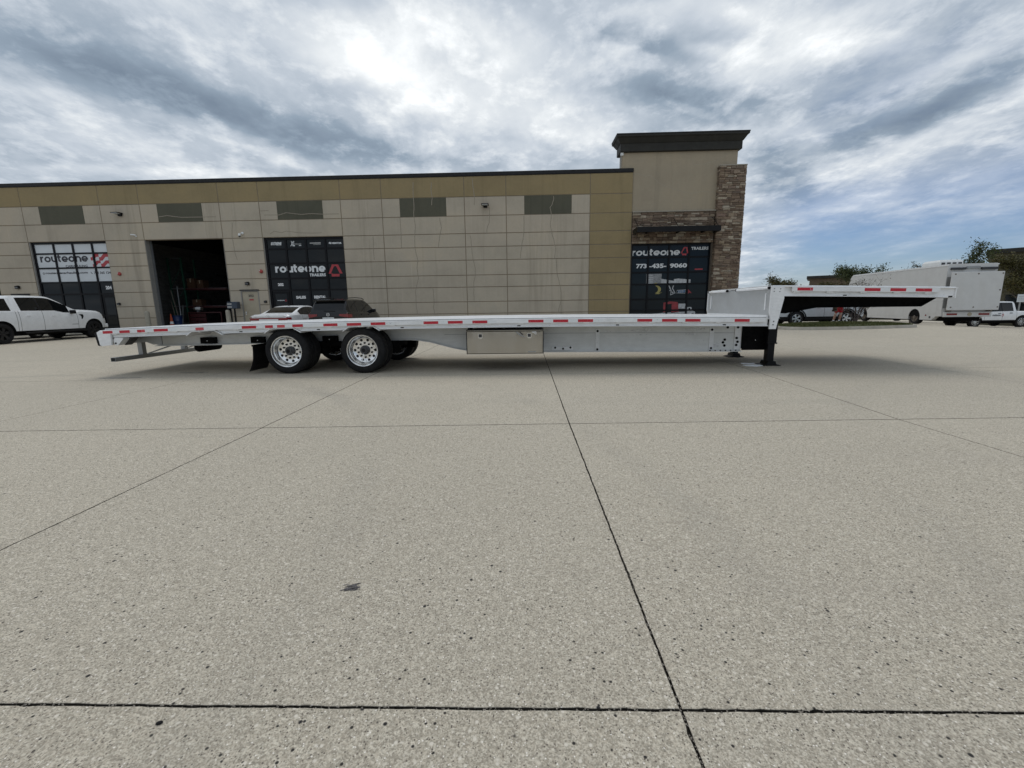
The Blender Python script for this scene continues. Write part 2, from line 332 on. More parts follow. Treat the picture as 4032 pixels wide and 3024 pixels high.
# ------------------------------------------------------------------ mesh helpers
class MB:
    def __init__(s): s.v = []; s.f = []; s.mi = []; s.cur = 0
    def add(s, vs, fs):
        o = len(s.v); s.v += [tuple(p) for p in vs]; s.f += [tuple(i+o for i in f) for f in fs]; s.mi += [s.cur]*len(fs); return s
    def box(s, x0, x1, y0, y1, z0, z1, ch=0.):
        if ch <= 0:
            v = [(x, y, z) for x in (x0, x1) for y in (y0, y1) for z in (z0, z1)]
            return s.add(v, [(0, 1, 3, 2), (4, 6, 7, 5), (0, 4, 5, 1), (2, 3, 7, 6), (0, 2, 6, 4), (1, 5, 7, 3)])
        bm = bmesh.new()
        vs = [bm.verts.new(p) for p in [(x, y, z) for x in (x0, x1) for y in (y0, y1) for z in (z0, z1)]]
        for f in [(0, 1, 3, 2), (4, 6, 7, 5), (0, 4, 5, 1), (2, 3, 7, 6), (0, 2, 6, 4), (1, 5, 7, 3)]: bm.faces.new([vs[i] for i in f])
        bmesh.ops.bevel(bm, geom=list(bm.edges), offset=ch, segments=1, affect='EDGES', profile=.5)
        s.bm(bm); return s
    def bm(s, bm):
        bm.verts.ensure_lookup_table(); bm.verts.index_update()
        s.add([v.co for v in bm.verts], [[v.index for v in f.verts] for f in bm.faces]); bm.free(); return s
    def prism(s, poly, axis, a, b):
        """polygon in the two other axes, extruded along axis from a to b"""
        def P(p, h):
            return {'x': (h, p[0], p[1]), 'y': (p[0], h, p[1]), 'z': (p[0], p[1], h)}[axis]
        n = len(poly)
        v = [P(p, a) for p in poly] + [P(p, b) for p in poly]
        area = sum(poly[i][0]*poly[(i+1) % n][1] - poly[(i+1) % n][0]*poly[i][1] for i in range(n))
        flip = (area > 0) != (axis in 'xz') if b > a else (area > 0) == (axis in 'xz')
        f = [tuple(range(n))[::-1], tuple(range(n, 2*n))] + [(i, (i+1) % n, n+(i+1) % n, n+i) for i in range(n)]
        if flip: f = [q[::-1] for q in f]
        return s.add(v, f)
    def lathe(s, prof, c, axis='z', seg=24, cap=True):
        """prof: list of (radius, height along axis)"""
        def P(r, h, a):
            x, y = r*cos(a), r*sin(a)
            return {'z': (c[0]+x, c[1]+y, c[2]+h), 'y': (c[0]+x, c[1]+h, c[2]+y), 'x': (c[0]+h, c[1]+x, c[2]+y)}[axis]
        v = [P(r, h, 2*pi*k/seg) for r, h in prof for k in range(seg)]
        f = [(i*seg+k, i*seg+(k+1) % seg, (i+1)*seg+(k+1) % seg, (i+1)*seg+k) for i in range(len(prof)-1) for k in range(seg)]
        if cap: f += [tuple(range(seg))[::-1], tuple((len(prof)-1)*seg+k for k in range(seg))]
        if axis == 'y': f = [q[::-1] for q in f]
        return s.add(v, f)
    def tube(s, pts, r, seg=8, cap=True):
        pts = [Vector(p) for p in pts]; rr = r if isinstance(r, (list, tuple)) else [r]*len(pts)
        v = []; ref = None
        for i, p in enumerate(pts):
            d = (pts[min(i+1, len(pts)-1)]-pts[max(i-1, 0)]).normalized()
            if ref is None: ref = Vector((0, 0, 1)) if abs(d.z) < .9 else Vector((1, 0, 0))
            a = d.cross(ref).normalized(); b = d.cross(a).normalized(); ref = -b if False else ref
            v += [tuple(p+(a*cos(2*pi*k/seg)+b*sin(2*pi*k/seg))*rr[i]) for k in range(seg)]
        f = [(i*seg+k, (i+1)*seg+k, (i+1)*seg+(k+1) % seg, i*seg+(k+1) % seg) for i in range(len(pts)-1) for k in range(seg)]
        if cap: f += [tuple(range(seg)), tuple((len(pts)-1)*seg+k for k in range(seg))[::-1]]
        return s.add(v, f)
    def quad(s, a, b, c, d): return s.add([a, b, c, d], [(0, 1, 2, 3)])
    def mesh(s, name, mats, off=(0, 0, 0), smooth=None):
        me = bpy.data.meshes.new(name)
        me.from_pydata([(x-off[0], y-off[1], z-off[2]) for x, y, z in s.v], [], s.f)
        for m in (mats if isinstance(mats, (list, tuple)) else [mats]): me.materials.append(MATS[m])
        if any(s.mi): me.polygons.foreach_set('material_index', s.mi)
        if smooth is not None:
            me.polygons.foreach_set('use_smooth', [True]*len(me.polygons)); me.set_sharp_from_angle(angle=radians(smooth))
        me.update(); return me
    def build(s, name, mats, parent=None, off=(0, 0, 0), smooth=None, loc=None):
        o = bpy.data.objects.new(name, s.mesh(name, mats, off, smooth)); COL.objects.link(o)
        if parent is not None: o.parent = parent
        if loc is not None: o.location = loc
        return o
def fixn(o):
    bm = bmesh.new(); bm.from_mesh(o.data); bmesh.ops.recalc_face_normals(bm, faces=bm.faces); bm.to_mesh(o.data); bm.free(); return o
def tag(o, label, cat, group=None):
    o['label'] = label; o['category'] = cat
    if group: o['group'] = group
    return o
def thing(name, label, cat, loc=(0, 0, 0), rz=0., group=None):
    o = bpy.data.objects.new(name, None); COL.objects.link(o); o.location = loc; o.rotation_euler = (0, 0, rz); o.empty_display_size = .2
    return tag(o, label, cat, group)
def struct(o): o['kind'] = 'structure'; return o
def stuff(o): o['kind'] = 'stuff'; return o
def inst(o, parent, loc, rot=(0, 0, 0), scale=(1, 1, 1), name=None):
    c = o.copy()
    if name: c.name = name
    COL.objects.link(c); c.parent = parent; c.location = loc; c.rotation_euler = rot; c.scale = scale; return c

# lettering -----------------------------------------------------------------
def text_shape(txt, x0, x1, z0, z1, y, bold=0., shear=0., spacing=1., thick=.004):
    """flat lettering facing -y filling the rectangle"""
    cu = bpy.data.curves.new('lettering', 'FONT'); cu.body = txt; cu.offset = bold; cu.shear = shear; cu.space_character = spacing; cu.resolution_u = 3; cu.fill_mode = 'FRONT'
    ob = bpy.data.objects.new('lettering_tmp', cu); COL.objects.link(ob)
    dg = bpy.context.evaluated_depsgraph_get(); me = bpy.data.meshes.new_from_object(ob.evaluated_get(dg))
    vs = [v.co.copy() for v in me.vertices]; fs = [tuple(p.vertices) for p in me.polygons]
    bpy.data.objects.remove(ob); bpy.data.curves.remove(cu); bpy.data.meshes.remove(me)
    ax, bx = min(v.x for v in vs), max(v.x for v in vs); az_, bz = min(v.y for v in vs), max(v.y for v in vs)
    m = MB()
    m.add([(x0+(v.x-ax)/(bx-ax)*(x1-x0), y, z0+(v.y-az_)/(bz-az_)*(z1-z0)) for v in vs], fs)
    return m
def stroke(m, pts, w, y, closed=False):
    """flat ribbon of width w along 2D points (x, z), facing -y"""
    n = len(pts); P = [Vector((p[0], p[1])) for p in pts]; Lf, Rt = [], []
    for i in range(n):
        a = P[(i-1) % n] if (closed or i > 0) else P[i]; b = P[(i+1) % n] if (closed or i < n-1) else P[i]
        d = (b-a).normalized(); nn = Vector((-d.y, d.x))*w/2
        Lf.append(P[i]+nn); Rt.append(P[i]-nn)
    v = [(p.x, y, p.y) for p in Lf]+[(p.x, y, p.y) for p in Rt]
    rngs = range(n if closed else n-1)
    m.add(v, [(i, n+i, n+(i+1) % n, (i+1) % n) for i in rngs])
def arc(cx, cz, rx, rz, a0, a1, n=14): return [(cx+rx*cos(radians(a0+(a1-a0)*k/n)), cz+rz*sin(radians(a0+(a1-a0)*k/n))) for k in range(n+1)]
def routeone(x0, x1, z0, zx, y, wt=.25, shear=0.):
    """geometric lower-case word; z0 baseline, zx = top of the x-height"""
    m = MB(); h = 1.0; r = .5-wt/2; X = 0.; segs = []
    def O(X): segs.append((arc(X+.5, .5, r, r, 0, 360, 20)[:-1], True)); return X+1.0
    def Rr(X):
        segs.append(([(X+wt/2, 0), (X+wt/2, 1)], False)); segs.append((arc(X+wt/2+.34, .5, .34, .5-wt/2, 180, 80, 8), False)); return X+.60
    def U(X):
        segs.append(([(X+wt/2, 1)]+arc(X+.47, .46, .47-wt/2, .46-wt/2, 180, 360, 10)+[(X+.94-wt/2, 1)], False)); segs.append(([(X+.94-wt/2, 1), (X+.94-wt/2, 0)], False)); return X+.94
    def T(X):
        segs.append(([(X+.22, 1.28), (X+.22, .40)]+arc(X+.46, .36, .24, .36-wt/2, 180, 275, 6), False)); segs.append(([(X, .88), (X+.55, .88)], False)); return X+.58
    def E(X):
        segs.append((arc(X+.5, .5, r, r, 0, 318, 18), False)); segs.append(([(X+.12, .46), (X+.5+r+wt/2*.9, .46)], False)); return X+1.0
    def Nn(X):
        segs.append(([(X+wt/2, 0), (X+wt/2, 1)], False)); segs.append(([(X+.94-wt/2, 0)]+arc(X+.47, .54, .47-wt/2, .46-wt/2, 0, 180, 10), False)); return X+.94
    for fn in (Rr, O, U, T, E, O, Nn, E): X = fn(X)+.055
    tot = X-.055; zs = zx-z0
    for k_, (pts, cl) in enumerate(segs):
        q = MB(); stroke(q, pts, wt, y, cl)
        m.add([(x0+v[0]/tot*(x1-x0)+shear*v[2]*zs, y-.0005*k_, z0+v[2]*zs) for v in q.v], q.f)
    return m
def flat(m, poly, y): y = y-.0004*(len(m.f) % 20); m.add([(p[0], y, p[1]) for p in poly], [tuple(range(len(poly)))]); return m
# ------------------------------------------------------------------ ground
def gz(x, y=0): return -0.048*max(0., x-18.5) if x < 60 else -0.048*41.5
g = MB()
xs_ = [-300, -120, -60, 0, 18.5, 30, 60, 120, 300]; ys_ = [-120, -30, 0, 20, 40, 60, 120, 400]
g.add([(x, y, gz(x)-.035) for x in xs_ for y in ys_], [(i*len(ys_)+j, (i+1)*len(ys_)+j, (i+1)*len(ys_)+j+1, i*len(ys_)+j+1) for i in range(len(xs_)-1) for j in range(len(ys_)-1)])
ground = struct(g.build('ground', 'paving'))
# concrete lot: slabs about ten feet square with open joints
pave = MB(); pave.add([(x, y, gz(x)-.016) for x in (-40, 18.5, 46) for y in (-4, 24.15)], [(0, 2, 3, 1), (2, 4, 5, 3)])
pavement = struct(pave.build('pavement', 'joint_fill'))
def lx(k):     # joint running away from the camera: piecewise x(y)
    fixed = {0: [(-5, -2.56), (2, -2.572), (4.1, -2.602), (7.3, -2.678), (26, -2.76)], 1: [(-5, .433), (2, .433), (4.14, .419), (26, .45)], 2: [(-5, 3.62), (4.24, 3.637), (8.6, 3.976), (26, 4.3)], 3: [(-5, 6.70), (8, 6.90), (26, 7.3)], -1: [(-5, -5.62), (26, -5.75)]}
    if k in fixed: return fixed[k]
    return [(-5, 6.70+3.06*(k-3)), (26, 7.3+3.06*(k-3))] if k > 3 else [(-5, -5.62+3.06*(k+1)), (26, -5.75+3.06*(k+1))]
def ly(j):     # joint running along the lot: y = a + b x
    base = {-1: (-1.95, .005), 0: (1.066, .008), 1: (4.13, .030), 2: (7.33, .035), 3: (10.75, .05)}
    if j in base: return base[j]
    return (10.75+3.07*(j-3), .05*max(0, 1-(j-3)*.3))
def ptx(k, y):
    q = lx(k)
    for (ya, xa), (yb, xb) in zip(q, q[1:]):
        if y <= yb: return xa+(xb-xa)*(y-ya)/(yb-ya)
    return q[-1][1]
def corner(k, j):
    a, b = ly(j); x = ptx(k, a)
    for _ in range(4): x = ptx(k, a+b*x)
    return x, a+b*x
GAP = .0042
def slab(k, j, near):
    c = [corner(k, j), corner(k+1, j), corner(k+1, j+1), corner(k, j+1)]
    cx = sum(p[0] for p in c)/4; cy = sum(p[1] for p in c)/4
    def inset(p):
        return (p[0]+(GAP if p[1] < 3 else .0052)*(1 if p[0] < cx else -1), p[1]+(GAP if p[1] < 3 else .0070)*(1 if p[1] < cy else -1))
    c = [inset(p) for p in c]
    if c[2][1] > 24.1: c[2] = (c[2][0], 24.1); c[3] = (c[3][0], 24.1)
    def clip(poly, keep_left):
        o = []; X_ = 18.5
        for p, q in zip(poly, poly[1:]+poly[:1]):
            ip, iq = (p[0] <= X_) == keep_left, (q[0] <= X_) == keep_left
            if ip: o.append(p)
            if ip != iq: f = (X_-p[0])/(q[0]-p[0]); o.append((X_, p[1]+(q[1]-p[1])*f))
        return o
    m = MB(); rnd = random.Random(k*71+j)
    crossing = min(p[0] for p in c) < 18.45 and max(p[0] for p in c) > 18.55
    for poly in ([clip(c, True), clip(c, False)] if crossing else [c]):
        ring = []
        for a, b in zip(poly, poly[1:]+poly[:1]):
            n = int(math.dist(a, b)/.022) if near else 1
            horiz = abs(b[0]-a[0]) > abs(b[1]-a[1])
            low_side = ((a[1]+b[1])/2 < cy) if horiz else ((a[0]+b[0])/2 < cx)
            for i in range(max(1, n)):
                f = i/max(1, n); x = a[0]+(b[0]-a[0])*f; y = a[1]+(b[1]-a[1])*f
                if near and i:
                    e = mnoise.noise((x*9, y*9, 3.))*.0025+mnoise.noise((x*40, y*40, 7.))*.0022
                    if rnd.random() < .035: e += rnd.uniform(.001, .004)*(1 if low_side else -1)
                    if horiz: y += e
                    else: x += e
                ring.append((x, y))
        n = len(ring)
        vi = [(p[0]+(cx-p[0])*.0012, p[1]+(cy-p[1])*.0012, gz(p[0])) for p in ring] if not crossing else [(p[0], p[1], gz(p[0])) for p in ring]
        vo = [(p[0], p[1], gz(p[0])-.0015) for p in ring]; vb = [(p[0], p[1], gz(p[0])-.016) for p in ring]
        m.cur = 0; m.add(vi, [tuple(range(n))])
        m.add(vi+vo, [(i, n+i, n+(i+1) % n, (i+1) % n) for i in range(n)])
        m.cur = 1; m.add(vo+vb, [(i, n+i, n+(i+1) % n, (i+1) % n) for i in range(n)])
    return m.build('concrete_slab', ['paving', 'joint_fill'], pavement)
for j in range(-2, 8):
    for k in range(-13, 14):
        if j == -2: continue
        if corner(k, j)[0] < -38 or corner(k+1, j)[0] > 45: continue
        if j < 1 and abs(k) > 4: continue
        if j < 2 and (k < -6 or k > 7): continue
        slab(k, j, j < 2 and -2 <= k <= 3)

# grit caught in the nearest joints
gm = MB(); rj = random.Random(8)
def grit(x, y):
    r_ = rj.uniform(.0016, .0038); a0 = rj.uniform(0, 6.28); z_ = rj.uniform(-.012, -.001)
    pts_ = [(x+r_*cos(a0+k*1.257)*rj.uniform(.7, 1.2), y+r_*sin(a0+k*1.257)*rj.uniform(.7, 1.2), z_) for k in range(5)]
    gm.add(pts_+[(x+rj.uniform(-r_, r_)*.3, y, z_+r_*1.3)], [(k, (k+1) % 5, 5) for k in range(5)])
for _ in range(420):
    x = rj.uniform(-1.7, 1.6); a_, b_ = ly(0); grit(x, a_+b_*x+rj.uniform(-.005, .005))
for _ in range(260):
    y = .85+rj.random()**1.6*2.6; grit(ptx(1, y)+rj.uniform(-.0045, .0045), y)
stuff(gm.build('joint_grit', 'grit', pavement))

# things lying on the lot
def rag(name, lab, cat, poly, z, h, mat):
    cx = sum(p[0] for p in poly)/len(poly); cy = sum(p[1] for p in poly)/len(poly)
    m = MB(); m.prism([(p[0]-cx, p[1]-cy) for p in poly], 'z', z, z+h)
    return tag(m.build(name, mat, loc=(cx, cy, 0)), lab, cat)
rag('foam_scrap', 'flat white scrap on the paving just in front of the landing leg, nearer piece', 'scrap', [(4.04, 8.06), (4.20, 7.98), (4.34, 8.05), (4.35, 8.14), (4.15, 8.20), (4.02, 8.14)], .0, .012, 'vinyl_white')
rag('foam_scrap', 'thin white sliver on the paving beside the landing leg, farther piece', 'scrap', [(4.11, 8.38), (4.34, 8.34), (4.38, 8.42), (4.14, 8.44)], .0, .010, 'vinyl_white')
m = MB(); m.lathe([(.012, 0), (.016, .005), (.013, .011), (.004, .014)], (0, 0, 0), 'z', 7)
o = tag(m.build('dark_pebble', 'rubber', loc=(-1.036, 1.001, 0)), 'small black stone lying on the slab at the lower left', 'stone'); o.scale = (.62, .36, .5); o.rotation_euler = (0, 0, .3)
m = MB(); rnd = random.Random(3)
for i in range(26):
    a = rnd.uniform(-.045, .02); b = rnd.uniform(-.022, .024)
    m.prism([(a, b), (a+rnd.uniform(.008, .028), b+rnd.uniform(.003, .010)), (a+rnd.uniform(.008, .026), b+rnd.uniform(.006, .013)), (a-.002, b+.002)], 'z', 0, .0018)
tag(m.build('rubber_smear', 'smear', loc=(-.727, 1.60, .0005)), 'black rubber scuff smeared on the open paving below the trailer', 'scuff mark')
for lab, cx, cy, a, b, r in (('damp oily patch on the paving behind the trailer tail, leftmost', -7.15, 7.33, .40, .10, .1), ('damp dark patch on the paving under the trailer tail, by the bumper guard', -6.25, 7.9, .26, .08, 0)):
    pl = [(cx+a*cos(2*pi*i/18)*(1+.25*mnoise.noise((i*.9, cx, 1))), cy+b*sin(2*pi*i/18)*(1+.3*mnoise.noise((i*.7, 5, cx)))) for i in range(18)]
    rag('oil_stain', lab, 'stain', pl, 0., .0016, 'stain')

# ------------------------------------------------------------------ warehouse
BX, BY = -12., 24.4
wh = thing('warehouse', 'long tan and olive precast concrete warehouse with black coping and dock bays', 'building', (BX, BY, 0))
OFFB = (BX, BY, 0)
def wb(m, name, mat, parent=wh, **k): return m.build(name, mat, parent, OFFB, **k)
VX = [-36.6, -34.37, -29.93, -27.709, -23.27, -21.033, -16.59, -14.376, -9.911, -7.671, -3.221, -.993, 3.45, 5.675]
HZ = [0, .793, 1.437, 2.228, 2.867, 3.662, 4.358, 5.048, 5.956, 6.917, 7.954]
WY = 24.4
# which columns hold an opening below z 5.048
OPEN = {1: 'bay', 3: 'glass', 5: 'bay', 7: 'glass'}
core = MB()
for i in range(len(VX)-1):
    z0 = 5.048 if i in OPEN else 0
    zr = [(z0, 7.954)]
    if i == 6: core.box(VX[i], -15.96, WY+.015, WY+.30, 0, 2.24); core.box(-14.93, VX[i+1], WY+.015, WY+.30, 0, 2.24); zr = [(2.24, 7.954)]
    for a, b in zr: core.box(VX[i], VX[i+1], WY+.015, WY+.30, a, b)
wb(core, 'wall_core', 'joint_dark')
J = .019
def panel(x0, x1, z0, z1, mat, name='wall_panel', y=WY):
    m = MB(); m.box(x0+J, x1-J, y, y+.029, z0+J, z1-J, .010); return wb(m, name, mat)
for i in range(len(VX)-1):
    x0, x1 = VX[i], VX[i+1]
    for j in range(len(HZ)-1):
        z0, z1 = HZ[j], HZ[j+1]
        mat = 'wall_olive' if (j == 9 or i == 12) else 'wall_concrete'
        if i in OPEN and z1 <= 5.05: continue
        if j == 8 and i % 2 == 1 and i != 12:                   # louvre row: a green infill between two light panels
            a, b = x0+.965, x0+3.475
            panel(x0, a+.019, z0, z1, mat); panel(b-.019, x1, z0, z1, mat)
            mm = MB(); mm.box(a+.002, b-.002, WY+.010, WY+.029, z0+.012, z1-.004); wb(mm, 'infill_panel', 'wall_infill')
        elif i == 6 and z1 <= 2.3:
            panel(x0, -15.96+J, z0, z1, mat); panel(-14.93-J, x1, z0, z1, mat)
        elif i == 2 and z1 <= 2.3:
            panel(x0, -29.28, z0, z1, mat); panel(-28.24, x1, z0, z1, mat)
        else: panel(x0, x1, z0, z1, mat)
c = MB(); c.box(-36.6, 5.68, WY-.035, WY+.36, 7.956, 8.137, .012); c.box(-36.6, 5.675, WY-.018, WY, 7.93, 7.956); wb(c, 'roof_coping', 'coping')
c = MB(); c.box(-36.6, 5.66, WY+.36, WY+18, 7.6, 7.75); wb(c, 'roof', 'asphalt')
c = MB(); c.box(5.62, 5.672, WY+.03, WY+.36, 0, 7.954); wb(c, 'end_return', 'wall_olive')
# cracks running down the blank bays: a dark core with pale sealant beside it
def crack(pts, w=.012, pale=.036):
    sm = []
    for a, b in zip(pts, pts[1:]):
        n = max(2, int(abs(b[1]-a[1])/.16)+int(abs(b[0]-a[0])/.16))
        for k in range(n): f = k/n; sm.append((a[0]+(b[0]-a[0])*f+mnoise.noise((a[0]+k*.7, b[1], 2.))*.03, a[1]+(b[1]-a[1])*f))
    sm.append(pts[-1])
    m = MB(); stroke(m, sm, pale, WY-.0015); wb(m, 'sealed_crack', 'crack_pale')
    m = MB(); stroke(m, [(p[0]+.012, p[1]) for p in sm], w, WY-.003); wb(m, 'crack_line', 'crack_dark')
from_px = None
CR = [[(-5.911, 7.706), (-5.951, 6.96), (-5.927, 6.554), (-5.959, 5.97), (-5.906, 5.498), (-5.961, 5.054), (-6.0, 4.341), (-5.877, 3.675), (-5.946, 3.28), (-5.894, 2.758), (-6.073, 2.081), (-6.092, 1.425), (-6.061, 0.794)], [(-4.931, 7.684), (-4.978, 7.342), (-4.935, 6.938), (-4.969, 6.534)], [(-4.565, 5.883), (-4.511, 5.353), (-4.605, 4.969), (-4.71, 4.374)], [(-2.758, 7.863), (-2.714, 7.293), (-2.665, 6.89), (-2.701, 6.486)], [(-1.898, 6.354), (-1.893, 5.888), (-1.916, 5.567), (-2.03, 5.334), (-2.053, 5.039)], [(-2.955, 4.938), (-2.895, 4.371), (-2.853, 3.679), (-2.838, 3.683), (-2.741, 3.226), (-2.753, 2.83), (-2.842, 2.494), (-2.853, 2.094), (-2.855, 1.503)], [(1.54, 6.857), (1.51, 6.571), (1.359, 6.286), (1.405, 5.938), (1.345, 5.473), (1.407, 5.062), (1.546, 4.646), (1.624, 4.229), (1.579, 3.692), (1.657, 3.665), (1.705, 3.152), (1.722, 2.879), (1.865, 2.297), (1.946, 1.866), (1.932, 1.434), (1.809, 0.844)], [(-5.109, 2.19), (-5.077, 1.505), (-5.126, 1.129), (-5.079, 0.749)], [(-0.052, 5.909), (-0.06, 5.031), (-0.2, 4.292), (-0.268, 3.725)], [(-6.724, 5.927), (-6.715, 5.039), (-6.732, 4.381)], [(-14.33, 6.435), (-13.884, 6.455)], [(-12.918, 6.317), (-12.075, 6.212), (-11.535, 6.245), (-10.877, 6.202), (-10.028, 6.199)], [(-14.133, 6.224), (-13.341, 6.208), (-12.918, 6.317)], [(-13.928, 5.236), (-13.688, 5.381), (-13.283, 5.284), (-13.019, 5.368), (-12.266, 5.264), (-11.632, 5.237), (-11.06, 5.241)], [(-8.265, 5.009), (-8.278, 4.379), (-8.273, 3.773)], [(-19.996, 6.253), (-19.536, 6.303), (-18.779, 6.199), (-17.592, 6.19), (-16.823, 6.189)], [(-15.968, 5.874), (-16.065, 5.126), (-16.034, 4.367), (-15.931, 3.906)]]
for pts in CR: crack(pts)

# interior of the open bay (column 5)
ix0, ix1 = VX[5]+.02, VX[6]-.02
for a_, b_ in ((ix0-.018, ix0), (ix1, ix1+.018)): m = MB(); m.box(a_, b_, WY+.002, WY+.30, 0, 5.046); wb(m, 'door_jamb', 'jamb')
m = MB(); m.box(ix0+.005, ix0+.05, WY+.31, WY+.40, 0, 5.2); m.box(ix0+.06, ix0+.085, WY+.33, WY+.38, 0, 5.2); wb(m, 'door_track', 'steel_grey')
m = MB(); m.box(ix1-.06, ix1-.012, WY+.31, WY+.40, 0, 5.2); wb(m, 'door_track', 'black_paint')
RX0, RX1, RY1 = -23.1, -10.2, 38.
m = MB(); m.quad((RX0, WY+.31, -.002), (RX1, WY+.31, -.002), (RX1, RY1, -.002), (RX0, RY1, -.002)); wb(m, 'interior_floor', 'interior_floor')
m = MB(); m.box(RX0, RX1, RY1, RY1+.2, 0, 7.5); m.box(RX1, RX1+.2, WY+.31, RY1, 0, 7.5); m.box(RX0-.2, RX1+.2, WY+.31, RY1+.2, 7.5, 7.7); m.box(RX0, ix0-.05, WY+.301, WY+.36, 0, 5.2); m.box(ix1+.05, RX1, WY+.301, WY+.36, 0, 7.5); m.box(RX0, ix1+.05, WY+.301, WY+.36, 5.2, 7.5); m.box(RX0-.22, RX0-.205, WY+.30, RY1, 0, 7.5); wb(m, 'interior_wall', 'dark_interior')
m = MB()
for r in range(26):
    for q in range(34):
        y0 = WY+.45+q*.405+(r % 2)*.2
        m.box(RX0-.2, RX0+.0+random.uniform(-.004, .004), y0+.005, y0+.395, r*.205+.005, r*.205+.195)
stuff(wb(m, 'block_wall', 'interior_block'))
# far-left bay door (closed, dark) and personnel door behind the pickup
m = MB(); m.box(VX[1]+.05, VX[2]-.05, WY+.18, WY+.24, 0, 5.0); wb(m, 'sectional_door', 'dark_interior')
m = MB(); m.box(-29.25, -28.27, WY+.02, WY+.027, 0, 2.16); wb(m, 'personnel_door', 'door_beige')
m = MB(); m.box(-29.31, -28.21, WY-.03, WY+.027, 2.17, 2.26); wb(m, 'door_head', 'coping')
# door 202
dr = MB(); dr.box(-15.90, -14.99, WY+.03, WY+.08, .02, 2.17, .006); door = wb(dr, 'personnel_door', 'door_beige')
fr = MB(); fr.box(-15.96, -15.905, WY-.004, WY+.12, 0, 2.235); fr.box(-14.985, -14.93, WY-.004, WY+.12, 0, 2.235); fr.box(-15.905, -14.985, WY-.004, WY+.12, 2.18, 2.235); wb(fr, 'door_frame', 'jamb')
fr = MB(); fr.box(-15.99, -14.90, WY-.05, WY-.004, 2.237, 2.285); wb(fr, 'door_head', 'coping')
kn = MB(); kn.tube([(-15.80, WY+.03, .98), (-15.80, WY-.03, .98), (-15.70, WY-.035, .98)], .012); kn.box(-15.83, -15.77, WY+.024, WY+.03, .90, 1.08); wb(kn, 'door_handle', 'chrome', door)
wb(text_shape('202', -15.56, -15.255, 1.885, 2.01, WY+.026, .03), 'door_number', 'number_black', door)
m = MB(); m.box(-15.52, -15.28, WY+.022, WY+.028, 1.69, 1.765); wb(m, 'door_notice', 'vinyl_red', door)
wb(text_shape('DELIVERIES', -15.50, -15.30, 1.80, 1.825, WY+.026), 'door_notice_text', 'vinyl_grey', door) if False else None
# downward stain left where a sign was taken off
m = MB(); m.box(-9.10, -8.78, WY-.006, WY, 3.16, 3.33); wb(m, 'blank_plate', 'wall_concrete')

# storefront glazing ----------------------------------------------------------
def storefront(root, off, xs, zs, xr, zr, y0, door_cols=(), mw=.05, frame_w=.11, rowmat=None, glassmat='glass_dark', framemat='black_frame', bottom=0.0):
    """xs, zs: mullion / transom centres; xr, zr: outer opening. Returns the frame part."""
    m = MB()
    m.box(xr[0], xr[1], y0, y0+.10, zr[1]-frame_w, zr[1]); m.box(xr[0], xr[0]+frame_w, y0, y0+.10, zr[0], zr[1]-frame_w); m.box(xr[1]-.035, xr[1], y0, y0+.10, zr[0], zr[1]-frame_w)
    fr = m.build('storefront_window', framemat, root, off)
    X = [xr[0]+frame_w]+list(xs)+[xr[1]-.035]; Z = [zr[0]]+list(zs)+[zr[1]-frame_w]
    for x in xs:
        q = MB(); q.box(x-mw, x+mw, y0+.004, y0+.09, zr[0], zr[1]-frame_w); q.build('mullion', framemat, fr, off)
    for z in zs:
        q = MB(); q.box(xr[0]+frame_w, xr[1]-.035, y0+.010, y0+.085, z-.042, z+.042); q.build('transom', framemat, fr, off)
    for i in range(len(X)-1):
        for j in range(len(Z)-1):
            q = MB(); a = X[i]+(mw if i else 0); b = X[i+1]-(mw if i < len(X)-2 else 0); c = Z[j]+(.042 if j else 0); d = Z[j+1]-(.042 if j < len(Z)-2 else 0)
            q.box(a, b, y0+.045, y0+.055, c, d)
            mt = glassmat if not rowmat or j not in rowmat else rowmat[j]
            q.build('pane', mt, fr, off)
    return fr
GY = WY+.10
# unit 204
f204 = storefront(wh, OFFB, [-26.43, -25.32, -24.20], [.95, 2.185, 2.845, 3.64, 4.425], (-27.65, -23.225), (0, 5.045), GY, rowmat={3: 'vinyl_film', 4: 'vinyl_film', 5: 'vinyl_film'})
def deco(m, name, mat, fr): return m.build(name, mat, fr, OFFB)
LY = GY+.0435
deco(routeone(-27.36, -24.57, 3.97, 4.29, LY, .27), 'lettering', 'vinyl_black', f204)
deco(text_shape('CARHAULING', -25.95, -24.67, 3.68, 3.805, LY, .03), 'lettering', 'vinyl_black', f204)
deco(text_shape('routeonecarhauling.com', -27.20, -24.73, 3.285, 3.445, LY, .035), 'lettering', 'vinyl_black', f204)
deco(text_shape('773 365 1240', -24.37, -23.30, 3.285, 3.425, LY, .035), 'lettering', 'vinyl_black', f204)
m = MB(); stroke(m, arc(-27.31, 3.36, .06, .06, 0, 360, 14)[:-1], .012, LY, True); stroke(m, [(-27.37, 3.36), (-27.25, 3.36)], .010, LY); stroke(m, arc(-27.31, 3.36, .028, .06, 0, 360, 12)[:-1], .010, LY, True); deco(m, 'globe_icon', 'vinyl_black', f204)
m = MB(); stroke(m, arc(-24.46, 3.40, .075, .085, 170, 280, 6), .03, LY); deco(m, 'phone_icon', 'vinyl_black', f204)
m = MB()
def zig(x0, x1, zc, h, up): # flag-like bars stepping upward to the right
    xm = (x0+x1)/2
    flat(m, [(x0, zc-h), (xm-.10, zc-h), (xm+.10, zc-h+up), (x1, zc-h+up), (x1, zc+up), (xm+.02, zc+up), (xm-.18, zc), (x0, zc)], LY)
